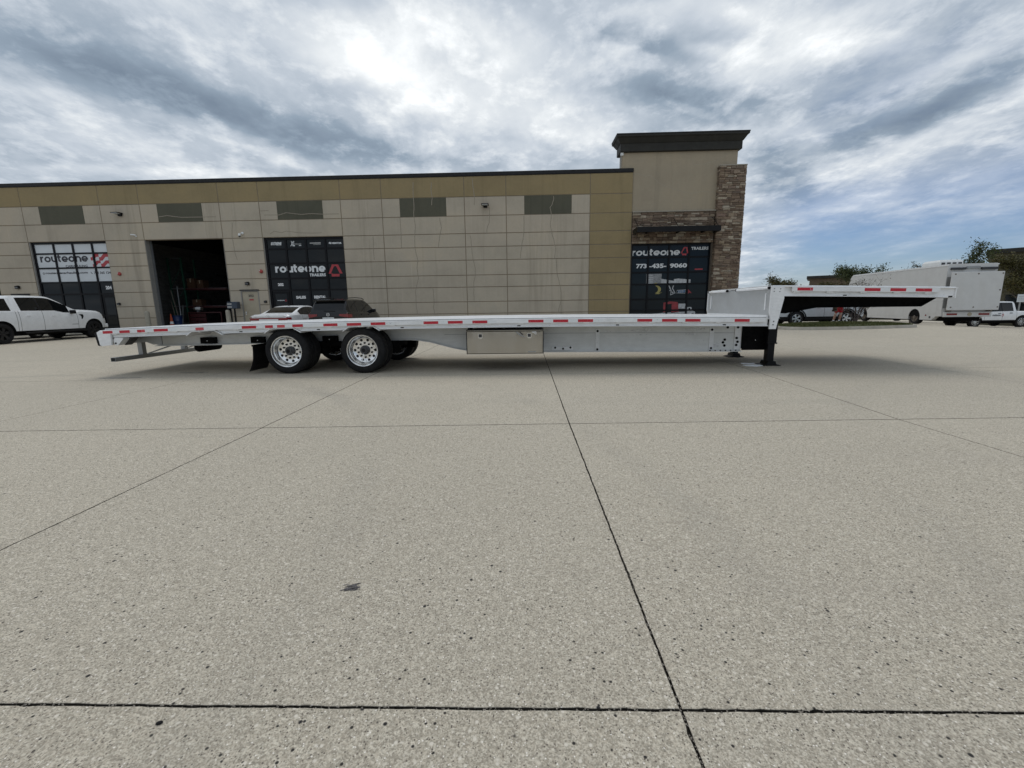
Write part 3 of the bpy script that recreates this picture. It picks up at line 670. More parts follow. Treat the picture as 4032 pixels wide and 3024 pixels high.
zig(-24.42, -23.93, 4.20, .17, .19); zig(-23.93, -23.36, 4.20, .19, .20); zig(-24.35, -23.87, 3.83, .15, .19); zig(-23.87, -23.31, 3.85, .17, .17); deco(m, 'logo_emblem', 'vinyl_red', f204)
deco(text_shape('204', -23.84, -23.49, 2.43, 2.625, LY, .055), 'unit_number', 'number_white', f204)
m = MB(); m.box(-24.10, -23.30, GY+.02, GY+.044, .03, 2.11); m.v = [v for v in m.v]; deco(m, 'glass_door', 'black_frame', f204); m = MB(); m.box(-23.97, -23.42, GY+.012, GY+.0195, .25, 1.98); deco(m, 'door_pane', 'glass_dark', f204)
# unit 202
f202 = storefront(wh, OFFB, [-13.185, -12.062, -10.978], [.95, 2.225, 2.865, 3.672, 4.447], (-14.345, -9.90), (0, 5.045), GY)
deco(routeone(-13.93, -11.09, 3.19, 3.52, LY, .29), 'lettering', 'vinyl_white', f202)
deco(text_shape('TRAILERS', -12.03, -11.10, 2.955, 3.115, LY, .045), 'lettering', 'vinyl_white', f202)
def prism_logo(x0, x1, z0, z1, fr, mat, dx=0, d=deco, ly=None):
    ly = LY if ly is None else ly
    w = x1-x0; h = z1-z0; P = lambda a, b: (x0+a*w+dx*b*h, z0+b*h)
    mm = MB()
    flat(mm, [P(.0, .24), P(.16, .24), P(.43, .86), P(.5, 1.), P(.28, 1.)], ly); flat(mm, [P(.28, 1.0), P(.72, 1.0), P(.57, .86), P(.43, .86)], ly)
    flat(mm, [P(1., .24), P(.80, .24), P(.57, .86), P(.72, 1.)], ly); flat(mm, [P(.22, 0), P(.76, 0), P(.78, .21), P(.20, .21)], ly)
    flat(mm, [P(.16, .24), P(.30, .24), P(.30, .27), P(.17, .28)], ly)
    return d(mm, 'logo_emblem', mat, fr)
prism_logo(-10.937, -10.144, 2.93, 3.58, f202, 'vinyl_red')
deco(text_shape('202', -13.87, -13.545, 2.46, 2.62, LY, .055), 'unit_number', 'number_white', f202)
deco(text_shape('SALES', -12.90, -12.345, 1.745, 1.905, LY, .055), 'lettering', 'number_white', f202)
deco(text_shape('RENTAL', -11.87, -11.19, 1.745, 1.905, LY, .055), 'lettering', 'number_white', f202)
deco(text_shape('EXTREME', -14.03, -13.42, 4.665, 4.82, LY, .055, .25), 'lettering', 'vinyl_white', f202)
m = MB(); stroke(m, [(-13.75, 4.645), (-13.44, 4.645)], .014, LY); deco(m, 'lettering_underline', 'vinyl_grey', f202)
deco(text_shape('XL', -12.94, -12.68, 4.59, 4.86, LY, .03, .3), 'lettering', 'vinyl_white', f202)
deco(text_shape('SPECIALIZED', -12.70, -12.32, 4.66, 4.735, LY, .02), 'lettering', 'vinyl_grey', f202)
m = MB(); flat(m, [(-12.46, 4.60), (-12.33, 4.60), (-12.33, 4.635), (-12.46, 4.635)], LY); deco(m, 'lettering_underline', 'vinyl_white', f202)
m = MB(); flat(m, [(-11.85, 4.705), (-11.23, 4.70), (-11.23, 4.77), (-11.85, 4.765)], LY); flat(m, [(-11.66, 4.645), (-11.24, 4.645), (-11.24, 4.665), (-11.66, 4.665)], LY); deco(m, 'lettering_bar', 'vinyl_grey', f202)
deco(text_shape('MERITOR', -10.63, -10.07, 4.665, 4.76, LY, .055), 'lettering', 'vinyl_white', f202)
m = MB(); flat(m, [(-10.82, 4.70), (-10.72, 4.79), (-10.66, 4.74), (-10.67, 4.66), (-10.74, 4.68), (-10.76, 4.72)], LY); deco(m, 'logo_emblem', 'vinyl_white', f202)
m = MB(); m.box(-14.19, -13.26, GY+.02, GY+.044, .03, 2.15); deco(m, 'glass_door', 'black_frame', f202); m = MB(); m.box(-14.06, -13.39, GY+.010, GY+.0195, .25, 2.03); deco(m, 'door_pane', 'glass_dark', f202)
deco(routeone(-13.97, -13.56, 1.64, 1.69, GY+.008, .3), 'lettering', 'vinyl_white', f202); prism_logo(-13.55, -13.42, 1.60, 1.71, f202, 'vinyl_red', 0, deco, GY+.008)
# a seated back room shows faintly: warm soffit seen through the clear row
m = MB(); flat(m, [(-12.4, 2.80), (-12.02, 2.74), (-11.66, 2.80), (-12.02, 2.79)], LY+.001); deco(m, 'ceiling_reflection', 'door_beige', f202) if False else None
m = MB(); m.box(-14.3, -9.93, GY+.30, GY+.34, 0, 5.0); wb(m, 'back_partition', 'dark_interior')
m = MB(); m.box(-27.6, -23.26, GY+.30, GY+.34, 0, 5.0); wb(m, 'back_partition', 'dark_interior')
for x0, x1 in ((-27.709, -27.65), (-23.225, -23.27+.03)): pass
for a_, b_ in ((-27.74, -27.652), (-14.40, -14.347)): m = MB(); m.box(a_, b_, WY+.029, WY+.30, 0, 5.048); wb(m, 'window_reveal', 'jamb')

# ------------------------------------------------------------------ corner tower
TX, TY = 8., 24.46
tower = thing('corner_tower', 'taller stucco entrance tower with dark cornice, stone pier and storefront at the corner', 'building', (TX, TY, 0))
OFFT = (TX, TY, 0)
def tb(m, name, mat, parent=tower, **k): return m.build(name, mat, parent, OFFT, **k)
K = TY/24.4
m = MB(); m.box(5.09, 10.99, TY, TY+.66, 5.99, 8.97); tb(m, 'stucco_wall', 'stucco')
m = MB(); m.box(9.95, 10.99, TY+.02, TY+.66, 0, 5.99); m.box(5.70, 9.95, TY+.02, TY+.66, 4.36, 5.99); m.box(5.70, 5.72, TY, TY+.66, 0, 4.36); tb(m, 'wall_core', 'mortar')
m = MB(); m.box(9.3, 11.3, TY+.66, TY+12, 0, 8.2); tb(m, 'side_wall', 'stucco')
def ringprof(m, prof, x0, x1, y0, y1):
    """sweep a (overhang, z) profile round a rectangle"""
    vs = []
    for o, z in prof: vs += [(x0-o, y0-o, z), (x1+o, y0-o, z), (x1+o, y1+o, z), (x0-o, y1+o, z)]
    fs = [(i*4+k, i*4+(k+1) % 4, (i+1)*4+(k+1) % 4, (i+1)*4+k) for i in range(len(prof)-1) for k in range(4)]
    n = len(prof)-1; fs += [(0, 3, 2, 1), (n*4, n*4+1, n*4+2, n*4+3)]
    m.add(vs, fs)
m = MB(); ringprof(m, [(.10, 8.90), (.14, 8.93), (.14, 9.30), (.17, 9.32), (.30, 9.52), (.37, 9.58), (.37, 9.66)], 5.09, 10.99, TY, TY+.66); tb(m, 'cornice', 'cornice')
m = MB(); ringprof(m, [(.385, 9.66), (.385, 9.715), (.36, 9.725)], 5.09, 10.99, TY, TY+.66); tb(m, 'cornice_cap', 'coping')
m = MB(); m.box(5.70, 10.02, TY-.17, TY-.001, 5.93, 5.99, .008); tb(m, 'stone_ledge', 'stone_cap')
# stucco cracks
for pts in ([(5.7, 7.9), (6.6, 7.75), (7.1, 7.35), (7.9, 7.05), (8.7, 6.85), (9.4, 6.95), (10.0, 6.85)], [(8.7, 8.5), (8.75, 8.25), (9.3, 8.27), (9.8, 8.4), (10.5, 8.75)], [(8.72, 6.85), (8.70, 6.3)], [(5.75, 6.35), (6.0, 6.05)]):
    sm = []
    for a, b in zip(pts, pts[1:]):
        for k in range(5): f = k/5; sm.append((a[0]+(b[0]-a[0])*f, a[1]+(b[1]-a[1])*f+mnoise.noise((a[0]*3+k, a[1], 0))*.03))
    m = MB(); stroke(m, sm+[pts[-1]], .016, TY-.002); tb(m, 'crack_line', 'crack_pale')
# stone facing
PXA, PXB, PFY = 10.02, 11.385, TY-.27
m = MB(); m.box(PXA+.05, PXB-.05, PFY+.06, TY+.30, 0, 8.09); tb(m, 'pier_core', 'mortar')
m = MB(); m.box(PXA-.0, PXB+.02, PFY-.02, TY+.32, 8.091, 8.15, .01); tb(m, 'pier_cap', 'stone_cap')
rs = random.Random(11)
variants = []
for k in range(7):
    bm = bmesh.new(); bmesh.ops.create_cube(bm, size=1.0)
    bmesh.ops.bevel(bm, geom=[e for e in bm.edges if sum(1 for v in e.verts if v.co.y < 0) == 2], offset=.10, segments=1, affect='EDGES')
    for v in bm.verts: v.co += Vector((rs.uniform(-.04, .04), rs.uniform(-.12, .12) if v.co.y < 0 else 0, rs.uniform(-.06, .06)))
    me = bpy.data.meshes.new('stone'); bm.to_mesh(me); bm.free(); me.materials.append(MATS['stone_piece']); variants.append(me)
slots = []
def course_fill(x0, x1, z0, z1, face, wmin=.14, wmax=.46):
    z = z0
    while z < z1-.03:
        h = min(rs.choice((.065, .08, .10, .12, .145, .17)), z1-z)
        if z1-z-h < .05: h = z1-z
        x = x0
        while x < x1-.02:
            w = min(rs.uniform(wmin, wmax), x1-x)
            if x1-x-w < .09: w = x1-x
            if h > .13 and rs.random() < .45:
                hh = h*rs.uniform(.4, .6); slots.append((face, x, x+w, z, z+hh)); slots.append((face, x, x+w, z+hh, z+h))
            else: slots.append((face, x, x+w, z, z+h))
            x += w
        z += h
course_fill(PXA, PXB, 0, 8.09, 'front')
course_fill(5.70, 9.97, 4.36, 5.93, 'band')
course_fill(PFY+.02, TY+.02, 0, 8.09, 'left', .12, .27)
course_fill(PFY+.02, TY+.30, 0, 8.09, 'right', .12, .3)
front = [s for s in slots if s[0] in ('front', 'band') and s[3] > 1.2]
front.sort(key=lambda s: -(s[2]-s[1])*(s[4]-s[3])); keep = set(front[:300])
mass = MB()
def placed(s, d):
    f, a, b, z0, z1 = s; w = b-a-.012; h = z1-z0-.012; c = (a+b)/2; z = (z0+z1)/2
    if f == 'front': return Vector((c, PFY+.05, z)), Vector((w, d, h)), 0
    if f == 'band': return Vector((c, TY-.06, z)), Vector((w, d, h)), 0
    if f == 'left': return Vector((PXA+.055, c, z)), Vector((w, d, h)), -pi/2
    return Vector((PXB-.055, c, z)), Vector((w, d, h)), pi/2
for s in slots:
    d = rs.uniform(.10, .15); loc, sc, rz = placed(s, d); me = rs.choice(variants)
    if s in keep:
        o = bpy.data.objects.new('stone', me); COL.objects.link(o); o.parent = tower; o.location = loc-Vector(OFFT); o.scale = sc; o.rotation_euler = (0, 0, rz)
    else:
        M4 = Matrix.Translation(loc) @ Matrix.Rotation(rz, 4, 'Z') @ Matrix.Diagonal((*sc, 1))
        mass.add([M4 @ v.co for v in me.vertices], [tuple(p.vertices) for p in me.polygons])
stuff(tb(mass, 'stone_mass', 'stone_mass'))
# canopy
m = MB()
cy0, cy1, cz0, cz1 = TY-1.06, TY-.18, 4.795, 5.055
m.box(5.73, 9.95, cy0, cy0+.05, cz0, cz1); m.box(5.73, 5.78, cy0+.05, cy1, cz0, cz1); m.box(9.90, 9.95, cy0+.05, cy1, cz0, cz1); m.box(5.78, 9.90, cy0+.05, cy1, cz1-.06, cz1-.03)
can = tb(m, 'canopy', 'black_paint')
for x in (5.80, 7.83, 9.86):
    q = MB(); q.tube([(x, TY-.12, 5.62), (x, cy0+.12, cz1)], .016); tb(q, 'hanger_rod', 'black_frame', can)
for x in (6.4, 8.0, 9.3):
    q = MB(); q.box(x-.03, x+.03, cy0+.06, cy1, cz0+.03, cz1-.065); tb(q, 'canopy_rib', 'black_frame', can)
# its storefront
TGY = TY+.12
ft = storefront(tower, OFFT, [6.67, 7.77, 8.84], [.82, 1.43, 2.235, 2.863, 3.65], (5.72, 9.95), (0, 4.36), TGY, mw=.042, frame_w=.09, glassmat='glass_blue')
TLY = TGY+.0435
def dt(m, name, mat, fr): return m.build(name, mat, fr, OFFT)
dt(routeone(5.76, 8.34, 3.755, 4.02, TLY, .27, .12), 'lettering', 'vinyl_white', ft)
prism_logo(8.38, 8.80, 3.74, 4.17, ft, 'vinyl_red', .12, dt, TLY)
dt(text_shape('TRAILERS', 8.95, 9.86, 4.01, 4.17, TLY, .04), 'lettering', 'vinyl_white', ft)
for tx, a, b in (('773', 6.035, 6.60), ('-435-', 6.74, 7.66), ('9060', 7.85, 8.77)): dt(text_shape(tx, a, b, 3.09 if tx != '-435-' else 3.09, 3.33, TLY, .045), 'lettering', 'vinyl_white', ft)
m = MB(); m.box(9.19, 9.62, TLY-.002, TLY, 2.965, 3.03); dt(m, 'notice_strip', 'vinyl_red', ft)
# printed truck pictures on the panes
m = MB(); flat(m, [(6.6, 2.24), (7.43, 2.24), (7.43, 2.79), (6.6, 2.79)], TLY)
for k in range(5): pass
dt(m, 'picture_trailer_load', 'print_grey', ft)
m = MB()
for k in range(5): flat(m, [(6.73, 2.28+k*.1), (6.98, 2.28+k*.1), (6.98, 2.33+k*.1), (6.73, 2.33+k*.1)], TLY-.002)
dt(m, 'picture_slats', 'print_white', ft); m = MB(); flat(m, [(7.43, 2.28), (8.1, 2.25), (8.1, 2.40), (7.43, 2.52)], TLY); flat(m, [(8.1, 2.24), (9.0, 2.24), (9.0, 2.46), (8.35, 2.52), (8.1, 2.49)], TLY); dt(m, 'picture_trailer_deck', 'print_white', ft)
m = MB(); flat(m, arc(7.15, 1.95, .28, .22, 80, -70, 8)+arc(7.05, 1.95, .22, .2, -70, 80, 8), TLY); flat(m, [(7.1, 1.72), (7.5, 1.80), (7.3, 1.70)], TLY); flat(m, [(6.98, 2.24), (7.25, 2.24), (7.2, 2.31), (7.05, 2.30)], TLY-.003); dt(m, 'picture_wheel_loader', 'vinyl_yellow', ft)
m = MB(); stroke(m, [(7.85, 2.15), (8.0, 1.85), (7.95, 1.65), (8.2, 1.75), (8.05, 2.0), (8.1, 2.15)], .05, TLY); stroke(m, [(7.9, 1.9), (8.15, 1.72)], .05, TLY); dt(m, 'picture_linkage', 'print_white', ft)
m = MB(); flat(m, [(8.35, 1.72), (8.75, 1.78), (8.75, 1.92), (8.35, 1.88)], TLY); dt(m, 'picture_track', 'vinyl_blue', ft)
m = MB(); stroke(m, arc(8.44, 1.80, .055, .055, 0, 360, 10)[:-1], .02, TLY-.002, True); stroke(m, arc(8.60, 1.83, .04, .04, 0, 360, 10)[:-1], .02, TLY-.002, True); stroke(m, [(8.28, 1.75), (8.74, 1.73), (8.78, 1.92), (8.3, 1.89)], .025, TLY-.001, True); dt(m, 'picture_track_rollers', 'vinyl_grey', ft)
m = MB(); flat(m, [(8.9, 1.95), (9.05, 1.8), (9.1, 1.72), (8.98, 1.76), (8.9, 1.7)], TLY); dt(m, 'picture_flag', 'print_red', ft)
m = MB(); flat(m, [(7.60, .70), (7.72, .72), (7.72, 1.14), (8.05, 1.17), (8.05, .66), (8.46, .72), (8.38, 1.26), (7.95, 1.30), (7.60, 1.24)], TLY); dt(m, 'picture_red_tarp', 'print_red', ft)
m = MB(); flat(m, [(8.42, .90), (8.80, .90), (8.80, 1.17), (8.42, 1.17)], TLY); dt(m, 'picture_silver_box', 'print_white', ft)
m = MB(); flat(m, [(6.85, .55), (8.9, .62), (8.9, .74), (7.6, .68), (6.85, .62)], TLY); flat(m, [(8.9, .55), (9.35, .55), (9.35, .72), (9.2, .78), (9.12, .98), (8.9, .98)], TLY); dt(m, 'picture_truck', 'print_white', ft)
m = MB(); flat(m, arc(9.22, .56, .08, .08, 0, 360, 12)[:-1], TLY-.002); flat(m, [(8.98, .82), (9.07, .82), (9.07, .93), (8.98, .93)], TLY-.002); dt(m, 'picture_truck_wheel', 'black_frame', ft)
m = MB(); m.box(5.74, 9.93, TGY+.35, TGY+.38, 0, 4.3); tb(m, 'back_partition', 'dark_interior')

# ------------------------------------------------------------------ fittings fixed to the walls
def wall_light(x, z, lab):
    t = thing('wall_light', lab, 'wall light', (x, WY, z), group='black wall lights high on the warehouse')
    m = MB(); m.box(-.10, .10, -.09, 0, -.10, .03, .01); m.build('back_box', 'black_paint', t)
    m = MB(); m.prism([(-.42, .02), (-.06, -.01), (-.06, .06), (-.40, .05)], 'x', -.19, .19); fixn(m.build('lamp_head', 'black_paint', t))
    m = MB(); m.box(-.15, .15, -.40, -.12, -.004, .012); m.build('lens', 'vinyl_film', t)
wall_light(-22.15, 6.42, 'black wall light above the gap between unit 204 glazing and the open bay'); wall_light(-2.10, 6.44, 'black wall light high on the blank bays near the olive end')
def alarm(x, z, lab):
    t = thing('alarm_bell', lab, 'fire alarm', (x, WY, z), group='red fire alarm bells on the wall')
    m = MB(); m.lathe([(.03, 0), (.095, -.01), (.105, -.04), (.085, -.075), (.03, -.09)], (0, 0, 0), 'y', 20); m.build('bell', 'fire_red', t, smooth=50)
    m = MB(); m.lathe([(.022, -.085), (.02, -.10), (.005, -.104)], (-.05, 0, .03), 'y', 10); m.build('strobe', 'vinyl_white', t)
alarm(-22.74, 3.26, 'red alarm bell on the wall right of the unit 204 glazing'); alarm(-14.64, 3.26, 'red alarm bell on the wall above the unit 202 door')
def box_fit(name, lab, cat, x, z, w, h, d, mat, grp, lens=None):
    t = thing(name, lab, cat, (x, WY, z), group=grp)
    m = MB(); m.box(-w/2, w/2, -d, 0, -h/2, h/2, .012); m.build('housing', mat, t)
    m = MB(); m.box(-w*.38, w*.38, -d-.006, -d+.004, -h*.30, h*.12); m.build('lens', 'lamp_dark', t)
    m = MB(); m.box(-w*.3, w*.3, -.03, 0, h/2, h/2+.02); m.build('bracket', 'black_frame', t)
box_fit('door_light', 'dark square door light above door 202', 'door light', -15.49, 2.61, .21, .16, .12, 'black_paint', 'dark door lights'); box_fit('door_light', 'dark square door light above the white pickup cab', 'door light', -28.80, 2.61, .22, .16, .12, 'black_paint', 'dark door lights')
box_fit('lock_box', 'small dark box on the wall between door 202 and the unit 202 glazing', 'lock box', -14.58, 1.60, .15, .11, .09, 'black_paint', 'small wall boxes'); box_fit('lock_box', 'small dark box on the wall right of the unit 204 door', 'lock box', -23.06, 1.60, .17, .11, .09, 'black_paint', 'small wall boxes')
t = thing('bullet_camera', 'white bullet camera left of the open bay, under a panel joint', 'security camera', (-21.52, WY, 5.28))
m = MB(); m.lathe([(.05, 0), (.05, -.03)], (.06, 0, -.02), 'y', 12); m.build('base', 'plastic_white', t, smooth=40); m = MB(); m.tube([(.06, -.03, -.02), (.03, -.09, 0)], .018); m.build('arm', 'plastic_white', t); m = MB(); m.tube([(.11, -.08, .02), (-.12, -.14, .05)], .034, 10); m.build('barrel', 'plastic_white', t, smooth=40); m = MB(); m.tube([(-.121, -.14, .05), (-.123, -.141, .05)], .026, 10); m.build('lens', 'lamp_dark', t)
t = thing('dome_camera', 'white pendant dome camera right of the open bay', 'security camera', (-15.51, WY, 5.22))
m = MB(); m.lathe([(.07, 0), (.07, -.04), (.05, -.05)], (.06, 0, .08), 'y', 16); m.build('base', 'plastic_white', t, smooth=40); m = MB(); m.tube([(.06, -.04, .08), (.02, -.12, .06), (-.03, -.16, .02)], .024); m.build('arm', 'plastic_white', t); m = MB(); m.lathe([(.02, .06), (.055, .03), (.065, -.03), (.066, -.07)], (-.03, -.16, 0), 'z', 16); m.build('hood', 'plastic_white', t, smooth=40); m = MB(); m.lathe([(.062, -.07), (.06, -.10), (.04, -.13), (.01, -.145)], (-.03, -.16, 0), 'z', 16); m.build('dome', 'lamp_dark', t, smooth=60)
t = thing('roof_antenna', 'pale equipment box on a thin pole at the left edge of the tower', 'antenna', (5.09, TY+.05, 8.14))
m = MB(); m.tube([(-.08, 0, 0), (-.06, 0, .62)], .018); m.build('pole', 'galv', t); m = MB(); m.box(-.10, .05, -.12, .0, .62, .86, .02); m.build('radio', 'plastic_white', t)
def bollard(x, y, lab):
    t = thing('bollard', lab, 'bollard', (x, y, 0), group='concrete filled bollards beside the open bay')
    m = MB(); m.lathe([(.117, 0), (.117, 1.10), (.105, 1.15), (.06, 1.185), (.012, 1.195)], (0, 0, 0), 'z', 20); m.build('post', 'bollard', t, smooth=40)
bollard(-21.10, 23.90, 'tan bollard at the left jamb of the open bay'); bollard(-16.52, 23.95, 'tan bollard at the right jamb of the open bay')
t = thing('drop_box', 'dark navy mail drop box on a black post, right of the open bay', 'mailbox', (-16.16, 24.0, 0))
m = MB(); m.box(-.035, .035, -.035, .035, 0, 1.24); m.build('post', 'black_paint', t); m = MB(); m.box(-.30, .26, -.17, .17, 1.24, 1.62, .03); m.build('box', 'mail_navy', t); m = MB(); m.box(-.27, -.02, -.178, -.171, 1.30, 1.38); m.box(-.27, -.02, -.178, -.171, 1.46, 1.54); m.build('label_plate', 'vinyl_grey', t); m = MB(); m.box(-.27, .0, -.186, -.171, 1.56, 1.585); m.build('slot', 'gap_dark', t)

# inside the bay
t = thing('pallet_rack', 'tall green pallet rack standing in the dark open bay', 'rack', (-21.9, 27.4, 0))
for x in (-.45, .42):
    for y in (-.0, 1.05):
        m = MB(); m.box(x-.04, x+.04, y-.04, y+.04, 0, 4.45); m.build('upright', 'rack_green', t)
for z0, z1 in ((.5, 1.4), (1.45, 2.5), (2.6, 4.0)):
    m = MB(); m.tube([(-.45, 0, z0), (.42, 0, z1)], .02, 6); m.build('brace', 'rack_green', t)
for z in (.35, 1.42, 2.52, 4.36):
    m = MB(); m.box(-.41, .38, -.03, .03, z, z+.07); m.build('tie_bar', 'steel_grey', t)
for z in (1.35, 2.45):
    for y in (0., 1.05):
        m = MB(); m.box(.46, 3.1, y-.03, y+.03, z, z+.11); m.build('shelf_beam', 'bench_red', t)
    m = MB(); m.box(.46, 3.1, .04, 1.0, z+.09, z+.12); m.build('shelf_deck', 'steel_grey', t)
for x, y, z, w, d, h, lab in ((-21.25, 27.9, 2.571, .5, .5, .62, 'brown carton on the upper rack shelf, left of its neighbour'), (-20.65, 27.9, 2.571, .42, .5, .50, 'brown carton on the upper rack shelf, right of its neighbour'), (-21.0, 27.85, 1.471, .55, .5, .40, 'brown carton on the lower rack shelf')):
    t = thing('cardboard_box', lab, 'box', (x, y, z), random.uniform(-.1, .1), 'cartons on the pallet rack'); m = MB(); m.box(-w/2, w/2, -d/2, d/2, 0, h, .01); m.build('carton', 'cardboard', t); m = MB(); m.box(-.03, .03, -d/2-.003, d/2+.003, h*.6, h+.003); m.build('packing_tape', 'door_beige', t)
t = thing('blue_drum', 'blue plastic drum just inside the open bay', 'drum', (-21.05, 25.9, 0)); m = MB(); m.lathe([(.27, 0), (.29, .04), (.29, .28), (.30, .30), (.29, .32), (.29, .56), (.30, .58), (.29, .60), (.28, .84), (.30, .86), (.30, .88)], (0, 0, 0), 'z', 24); m.build('shell', 'barrel_blue', t, smooth=40); m = MB(); m.lathe([(.30, .88), (.31, .90), (.29, .905)], (0, 0, 0), 'z', 24); m.build('rim', 'barrel_blue', t)
for x, y, h, lab in ((-20.83, 25.2, 1.0, 'orange traffic cone by the left jamb of the open bay'),):
    t = thing('traffic_cone', lab, 'cone', (x, y, 0)); m = MB(); m.lathe([(.15, .03), (.03, h)], (0, 0, 0), 'z', 18); m.build('cone', 'cone_orange', t, smooth=60); m = MB(); m.box(-.19, .19, -.19, .19, 0, .03); m.build('base', 'cone_orange', t); m = MB(); m.lathe([(.105, h*.42), (.075, h*.62)], (0, 0, .003), 'z', 18, False); m.build('reflective_band', 'vinyl_white', t)
for i, (a, b, lab, mt) in enumerate((((-20.9, 26.0, 0), (-21.6, 26.4, 2.42), 'dark steel bar leaning at the back of the bay, leftmost', 'steel_rusty'), ((-20.95, 26.1, 0.), (-21.25, 26.5, 2.65), 'bright steel pipe leaning against the green rack', 'steel_grey'), ((-21.3, 26.25, 0), (-21.7, 26.45, 1.7), 'short dark bar leaning behind the blue drum', 'steel_rusty'), ((-20.55, 25.6, 0), (-21.05, 26.5, 1.5), 'thin grey bar leaning right of the blue drum', 'steel_grey'))):
    base = Vector(a); m = MB(); m.tube([(0, 0, 0), tuple(Vector(b)-base)], .028, 8); tag(m.build('leaning_bar', mt, loc=base), lab, 'steel bar', 'bars leaning inside the bay')
t = thing('workbench', 'red steel workbench inside the open bay', 'workbench', (-20.0, 27.0, 0))
m = MB(); m.box(-.95, 1.2, -.35, .35, 1.02, 1.08); m.build('top', 'bench_red', t)
for x in (-.9, 1.15):
    for y in (-.3, .3): m = MB(); m.box(x-.03, x+.03, y-.03, y+.03, 0, 1.02); m.build('leg', 'bench_red', t)
for k in range(3): m = MB(); m.box(-.8, .2, -.34, -.30, .30+k*.24, .50+k*.24); m.build('drawer', 'bench_red', t)
t = thing('bench_grinder', 'pale grinder standing on the red workbench', 'grinder', (-20.45, 26.95, 1.081)); m = MB(); m.box(-.07, .07, -.07, .07, 0, .14); m.build('base', 'steel_grey', t); m = MB(); m.lathe([(.08, -.16), (.10, -.08), (.10, .08), (.08, .16)], (0, 0, .22), 'x', 16); m.build('motor', 'plastic_white', t, smooth=40)
for sx in (-.23, .23): m = MB(); m.lathe([(.11, -.02), (.11, .02)], (sx, 0, .22), 'x', 18); m.build('wheel', 'steel_rusty', t)
# ------------------------------------------------------------------ flatbed trailer (u along it from the tail, v across from the near side, z up)
TH = radians(-.2157)
tr = thing('flatbed_trailer', 'long aluminium step deck flatbed trailer with red and white reflective tape, standing across the lot', 'trailer', (-7.567, 7.561, 0), TH)
def cam_(u): return -.00195*(u-7.2)**2
def sweep(m, prof, u0, u1, n, base=0., closed=True):
    """prof: (v, z) ring swept along the cambered trailer"""
    k = len(prof); vs = []
    for i in range(n+1):
        u = u0+(u1-u0)*i/n; c = base+cam_(u)
        vs += [(u, p[0], p[1]+c) for p in prof]
    fs = [(i*k+j, i*k+(j+1) % k, (i+1)*k+(j+1) % k, (i+1)*k+j) for i in range(n) for j in range(k if closed else k-1)]
    if closed: fs += [tuple(range(k))[::-1], tuple(n*k+j for j in range(k))]
    m.add(vs, fs); return m
def tb_(m, name, mat, parent=tr, fix=False, **k):
    o = m.build(name, mat, parent, **k)
    return fixn(o) if fix else o
rt = random.Random(5)
PW_ = 2.50/12
def plank_prof(v0, zt):
    p = [(v0+.003, zt-.032), (v0+.003, zt-.004)]
    for a, b in ((.006, .045), (.055, .098), (.108, .151), (.161, .202)): p += [(v0+a, zt), (v0+b, zt), (v0+b+.002, zt-.014), (v0+b+.008, zt-.014)]
    p = p[:-2]; p += [(v0+PW_-.003, zt-.004), (v0+PW_-.003, zt-.032)]; return p
for i in range(12):
    m = MB(); sweep(m, plank_prof(.052+i*PW_*.996, .950), .02+rt.uniform(-.012, .012), 11.66, 14); tb_(m, 'deck_plank', 'alu_deck', fix=True)
for i in range(12):
    m = MB(); sweep(m, plank_prof(.045+i*PW_, 1.466), 11.70, 14.64+rt.uniform(-.004, .004), 5); tb_(m, 'deck_plank', 'alu_deck', fix=True)
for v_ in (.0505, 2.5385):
    m = MB(); sweep(m, [(v_, .930), (v_+.001, .930), (v_+.001, .9365), (v_, .9365)], .03, 11.64, 14); tb_(m, 'deck_shade_line', 'hole_black', fix=True)  # thin black strip painted in as the shade line along the deck step
NOTCH = [(1.537, 1.650, 2.060, 2.202), (2.951, 3.070, 3.483, 3.612), (4.360, 4.470, 4.892, 5.014)]
